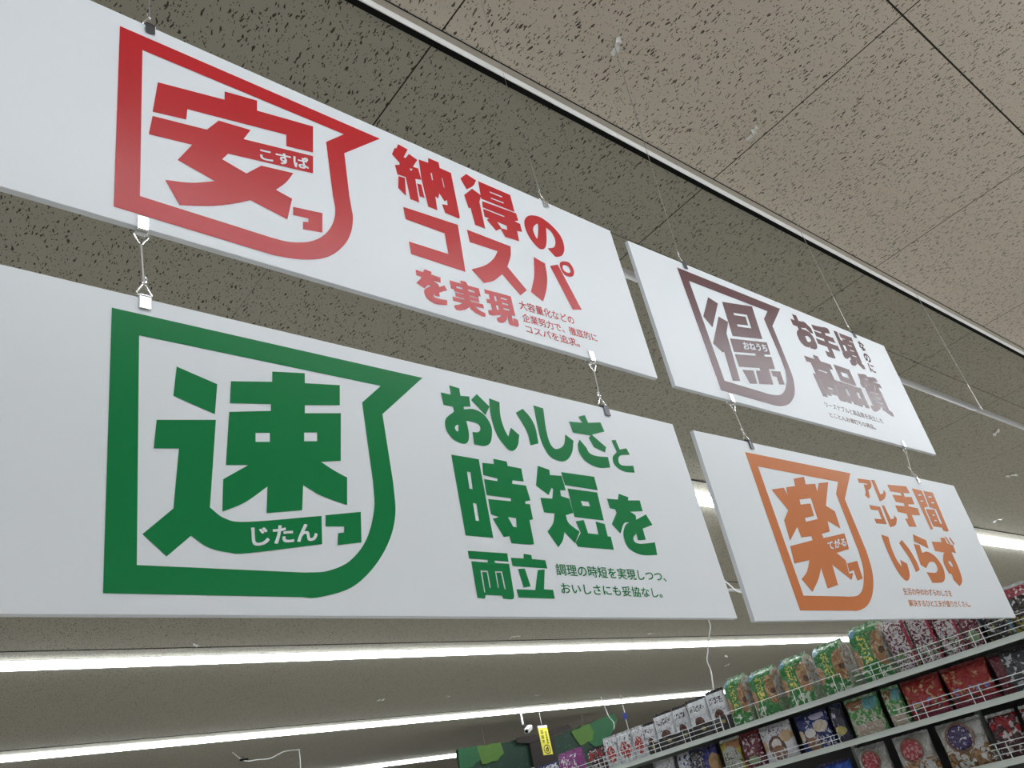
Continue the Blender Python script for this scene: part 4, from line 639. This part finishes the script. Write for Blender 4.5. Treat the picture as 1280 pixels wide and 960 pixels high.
for ya, wd, lm, lb in [(2.835, 0.20, 'label_red', 'clear biscuit bag with red round label, left of two, on the third shelf'), (2.585, 0.225, 'label_red', 'clear biscuit bag with red round label, right of two, on the third shelf'), (2.315, 0.26, 'label_purple', 'clear biscuit bag with purple round label on the third shelf')]:
    b = place(ya, wd, 0.235, 0.09, Z3, 'clear', 'clear_side', 'seal_white', 'pillow', lb, 'bags on the third shelf', xoff=0.03)
    r_ = wd*0.26
    rim = disc('round_label', r_*1.18, 0.95, -0.0455, 0.003, M['label_rim'], b, 0.150); rim['label'] = 'round label on a clear biscuit bag'
    disc('label_print', r_, 0.95, -0.0475, 0.003, M[lm], rim, 0.150)
place(2.03, 0.16, 0.22, 0.08, Z3, 'darkred', 'black', 'seal_white', 'pillow', 'dark red and silver bag at the right edge of the third shelf', 'bags on the third shelf')
place(1.85, 0.17, 0.22, 0.08, Z3, 'darkred', 'black', 'seal_white', 'pillow', 'dark red and silver bag past the picture edge on the third shelf', 'bags on the third shelf')

# ---------------------------------------------------------------- things hanging farther back
def far(px, k): return (px[0]*k, px[1]*k, CAM_Z + (px[2] - CAM_Z)*k)
def cord(name, pts, r, m, label, cat):
    o = MB().tube(catmull(pts), r, 6).build(name, m, smooth=True); return tag(o, label, cat)
k = 0.955
cord('white_cord', [far(p, k) for p in [(12.763, 9.0, 4.666), (12.755, 9.0, 4.52), (12.531, 9.0, 4.236), (12.449, 9.0, 4.083), (12.347, 9.0, 3.933), (12.356, 9.0, 3.742), (12.266, 9.0, 3.451)]], 0.011, M['cord'], 'wavy white cord hanging below the right corner of the green sign', 'cord')
cord('thin_cord', [(8.02, 5.5, CEIL - 0.001), (8.12, 5.5, 4.25), (8.2, 5.5, 4.05), (8.296, 5.5, 3.97), (8.389, 5.5, 3.914), (8.457, 5.5, 3.867), (8.519, 5.5, 3.81), (8.638, 5.5, 3.793), (8.737, 5.5, 3.795), (8.9, 5.5, 3.83)], 0.008, M['cord'], 'thin white cord looping through the gap between the two lower signs', 'cord')
# tree-shaped board
TY = 15.6; ks = TY/17.5
def tp(x, z): return (x*ks, CAM_Z + (z - CAM_Z)*ks)
def leaf_mat(name, col, dots):
    m = mat(name, col, 0.7); T = NT(m); ob = T.n('ShaderNodeTexCoord').outputs['Object']
    v = T.n('ShaderNodeTexVoronoi'); v.inputs['Scale'].default_value = 9; T.l(ob, v.inputs['Vector'])
    c = T.mix(T.math('LESS_THAN', v.outputs['Distance'], 0.16), col, dots)
    T.l(T.mix(T.math('MULTIPLY', T.noise(ob, 14, 3), 0.5), c, tuple(q*0.6 for q in col)), T.b.inputs['Base Color']); return m
M['leaf_mid'] = leaf_mat('mid_green_felt', (0.010, 0.095, 0.030), (0.03, 0.14, 0.05)); M['leaf_dark'] = leaf_mat('dark_green_felt', (0.005, 0.032, 0.016), (0.05, 0.11, 0.06)); M['leaf_lime'] = leaf_mat('lime_green_felt', (0.065, 0.15, 0.016), (0.08, 0.18, 0.025))
M['bark'] = leaf_mat('brown_bark_board', (0.018, 0.010, 0.007), (0.026, 0.015, 0.01))
tb = empty('tree_board', (15.0*ks*1.0, TY, 2.2)); tag(tb, 'big green and brown tree-shaped board hanging far back above the shelf end', 'board')
def leafp(name, pts, m, y0, y1, lab=None):
    b = MB().prism([(x - tb.location.x, z - tb.location.z) for x, z in [tp(*p) for p in pts]], y0, y1)
    o = b.build(name, m, tb, bevel=0.01)
    if lab: o['label'] = lab
def bumpy(pts, amp=0.03, seg=0.14):
    out = []; n = len(pts); i0 = 0
    for i in range(n):
        a = Vector(pts[i]); b = Vector(pts[(i+1) % n]); L = (b-a).length; m_ = max(1, int(L/seg)); nrm = Vector((-(b-a).y, (b-a).x))
        if L > 0: nrm.normalize()
        for j in range(m_):
            t = j/m_; q = a.lerp(b, t) + nrm*amp*(math.sin(j*2.4 + i)*0.6 if j else 0); out.append((q.x, q.y))
    return out
leafp('foliage', bumpy([(13.10, 4.33), (13.62, 4.34), (14.12, 4.33), (14.62, 4.36), (14.95, 4.40), (15.55, 4.38), (15.6, 2.6), (13.02, 2.6)]), M['leaf_dark'], 0, 0.06, 'dark green foliage left of the trunk')
leafp('foliage', bumpy([(13.11, 4.34), (13.70, 4.35), (13.74, 4.02), (13.45, 3.90), (13.06, 3.80)]), M['leaf_mid'], -0.03, 0.0, 'mid green foliage at the left end')
leafp('foliage', bumpy([(13.68, 4.345), (14.45, 4.375), (14.50, 4.10), (14.25, 3.95), (13.75, 3.92)]), M['leaf_lime'], -0.035, 0.0, 'lime green foliage left of the trunk')
leafp('foliage', bumpy([(15.9, 4.25), (16.85, 4.45), (17.4, 4.55), (18.0, 4.6), (18.5, 4.6), (18.3, 3.6), (17.6, 2.6), (16.0, 2.6)]), M['leaf_dark'], 0, 0.06, 'dark green foliage right of the trunk')
leafp('foliage', bumpy([(17.55, 4.52), (18.32, 4.69), (18.80, 4.80), (18.92, 4.60), (18.72, 4.38), (18.2, 4.05), (17.9, 3.9), (17.55, 4.1)]), M['leaf_mid'], -0.03, 0.0, 'mid green foliage at the right end')
leafp('foliage', bumpy([(16.98, 4.42), (17.72, 4.58), (17.85, 4.35), (17.7, 4.12), (17.2, 4.05)]), M['leaf_lime'], -0.035, 0.0, 'lime green foliage right of the trunk')
leafp('trunk', [(15.33, 2.6), (15.36, 4.35), (16.25, 4.42), (16.10, 2.6)], M['bark'], -0.08, -0.036)
leafp('branch', [(14.92, 4.30), (14.94, 4.42), (15.7, 4.45), (16.86, 4.60), (16.98, 4.50), (16.2, 4.36), (15.4, 4.25)], M['bark'], -0.10, -0.08)
MB().tube([(-0.9, 0.03, 4.1 - 2.2), (-0.9, 0.03, CEIL - 2.2)], 0.0025, 6).tube([(2.3, 0.03, 4.2 - 2.2), (2.3, 0.03, CEIL - 2.2)], 0.0025, 6).build('suspension_wires', M['nylon'], tb)
# security camera on a ceiling pole
ck = 14.76/15.6
cp = far((13.705, 15.6, 4.725), ck)
cc = empty('security_camera', (cp[0] - 0.02, cp[1], CEIL)); tag(cc, 'small white security camera hanging on a ceiling pole left of the yellow sign', 'camera')
MB().tube([(0, 0, -0.012), (0, 0, -0.30)], 0.022, 10).build('pole', M['lamp_body'], cc)
MB().tube([(0, 0, 0), (0, 0, -0.014)], 0.05, 14).build('ceiling_mount', M['lamp_body'], cc)
MB().tube([(0, 0, -0.29), (0.03, -0.02, -0.36)], 0.028, 10).build('swivel', M['dark_steel'], cc)
bd = MB().box((-0.15, -0.055, -0.05), (0.15, 0.055, 0.05)).build('housing', M['lamp_body'], cc, bevel=0.015); bd.location = (0.10, -0.03, -0.40); bd.rotation_euler = (0.15, -0.35, 0.5)
ln = MB().tube([(-0.15, 0, 0), (-0.165, 0, 0)], 0.038, 14).build('lens', M['gasket'], bd)
# yellow hanging sign
yk = 14.9/15.6
M['yellow'] = mat('yellow_plastic', (0.78, 0.70, 0.06), 0.45); M['black_ink'] = mat('black_print', (0.03, 0.03, 0.02), 0.5)
yb = far((14.27, 15.6, 3.68), yk); ys = empty('yellow_sign', (yb[0], 14.9, yb[2])); tag(ys, 'small upright yellow hanging sign with black marks in front of the tree trunk', 'sign')
YH = 0.575; YW = 0.285
MB().box((-YW/2, 0, 0), (YW/2, 0.012, YH)).build('panel', M['yellow'], ys, bevel=0.003)
MB().box((-YW/2, -0.002, YH), (YW/2, 0.014, YH + 0.05)).build('holder_strip', M['lamp_body'], ys)
MB().tube([(0, 0.006, YH + 0.05), (0, 0.006, CEIL - yb[2])], 0.005, 6).build('wire', M['nylon_bright'], ys)
P = Print()
def ellipse(cx, cz, rx, rz, n=20): return [(cx + rx*math.cos(2*math.pi*j/n), cz + rz*math.sin(2*math.pi*j/n)) for j in range(n)]
P.poly([ellipse(0.0, 0.115, 0.105, 0.10), ellipse(0.0, 0.115, 0.085, 0.08)], -0.002); P.poly([[(-0.045, 0.075), (0.02, 0.06), (0.05, 0.11), (0.03, 0.17), (-0.01, 0.15), (-0.05, 0.12)], [(-0.025, 0.09), (0.01, 0.085), (0.02, 0.12), (-0.015, 0.12)]], -0.002)
def stroke(x, z, w_, h_): P.poly([[(x, z), (x + w_, z), (x + w_, z + h_), (x, z + h_)]], -0.002)
for (x, z, s) in ((-0.095, 0.44, 0.085), (-0.095, 0.34, 0.075), (-0.09, 0.255, 0.06)):
    stroke(x, z + s*0.75, s, s*0.2); stroke(x + s*0.1, z, s*0.22, s*0.75); stroke(x + s*0.6, z, s*0.22, s*0.75); stroke(x, z + s*0.3, s, s*0.16)
for j in range(5):
    z = 0.475 - j*0.055; stroke(0.035, z, 0.055, 0.012); stroke(0.055, z - 0.022, 0.014, 0.04); stroke(0.035, z - 0.022, 0.055, 0.010)
P.build('printed_marks', M['black_ink'], ys)
# small hanging bits near the tree board
cord('curled_cord', [(14.80, 14.0, CEIL - 0.002), (14.88, 14.0, 4.178), (14.917, 14.0, 4.069), (15.007, 14.0, 3.957), (14.993, 14.0, 3.853), (14.95, 14.0, 3.80)], 0.011, M['cord'], 'short curled white cord hanging at the right end of the tree board', 'cord')
bt = empty('blue_tag', (15.44, 14.0, 4.06)); tag(bt, 'small blue tag on a white string hanging above the white bags', 'tag')
M['blue_tag'] = mat('blue_plastic', (0.02, 0.05, 0.35), 0.4)
MB().box((-0.055, -0.02, -0.07), (0.055, 0.02, 0.07)).build('tag_body', M['blue_tag'], bt, bevel=0.01)
MB().tube([(0.03, 0, 0.07), (0.02, 0, 0.25), (0.04, 0, CEIL - 4.06)], 0.012, 6).tube([(0.0, 0, -0.07), (0.0, 0, -0.35)], 0.010, 6).build('string', M['cord'], bt)
kb = 1.455
sag = cord('sagging_cord', [far(p, kb) for p in [(4.698, 11.0, 3.616), (4.80, 11.0, 3.53), (4.90, 11.0, 3.49), (5.035, 11.0, 3.495), (5.189, 11.0, 3.49), (5.315, 11.0, 3.53), (5.42, 11.0, 3.56), (5.60, 11.0, 3.56), (5.626, 11.0, 3.53), (5.62, 11.0, 3.2)]], 0.010, M['nylon_bright'], 'thin pale cord sagging from the ceiling at the lower left', 'cord')
jaw = MB().box((-0.055*kb, -0.02, -0.012), (0.055*kb, 0.02, 0.022)).build('clip', M['gasket'], sag, bevel=0.005); jaw.location = far((4.85, 11.0, 3.51), kb); jaw['label'] = 'small dark clip'
MB().tube([(-0.05, 0, 0.02), (-0.02, 0, 0.06), (0.03, 0, 0.02)], 0.008, 6).build('lever', M['dark_steel'], jaw)
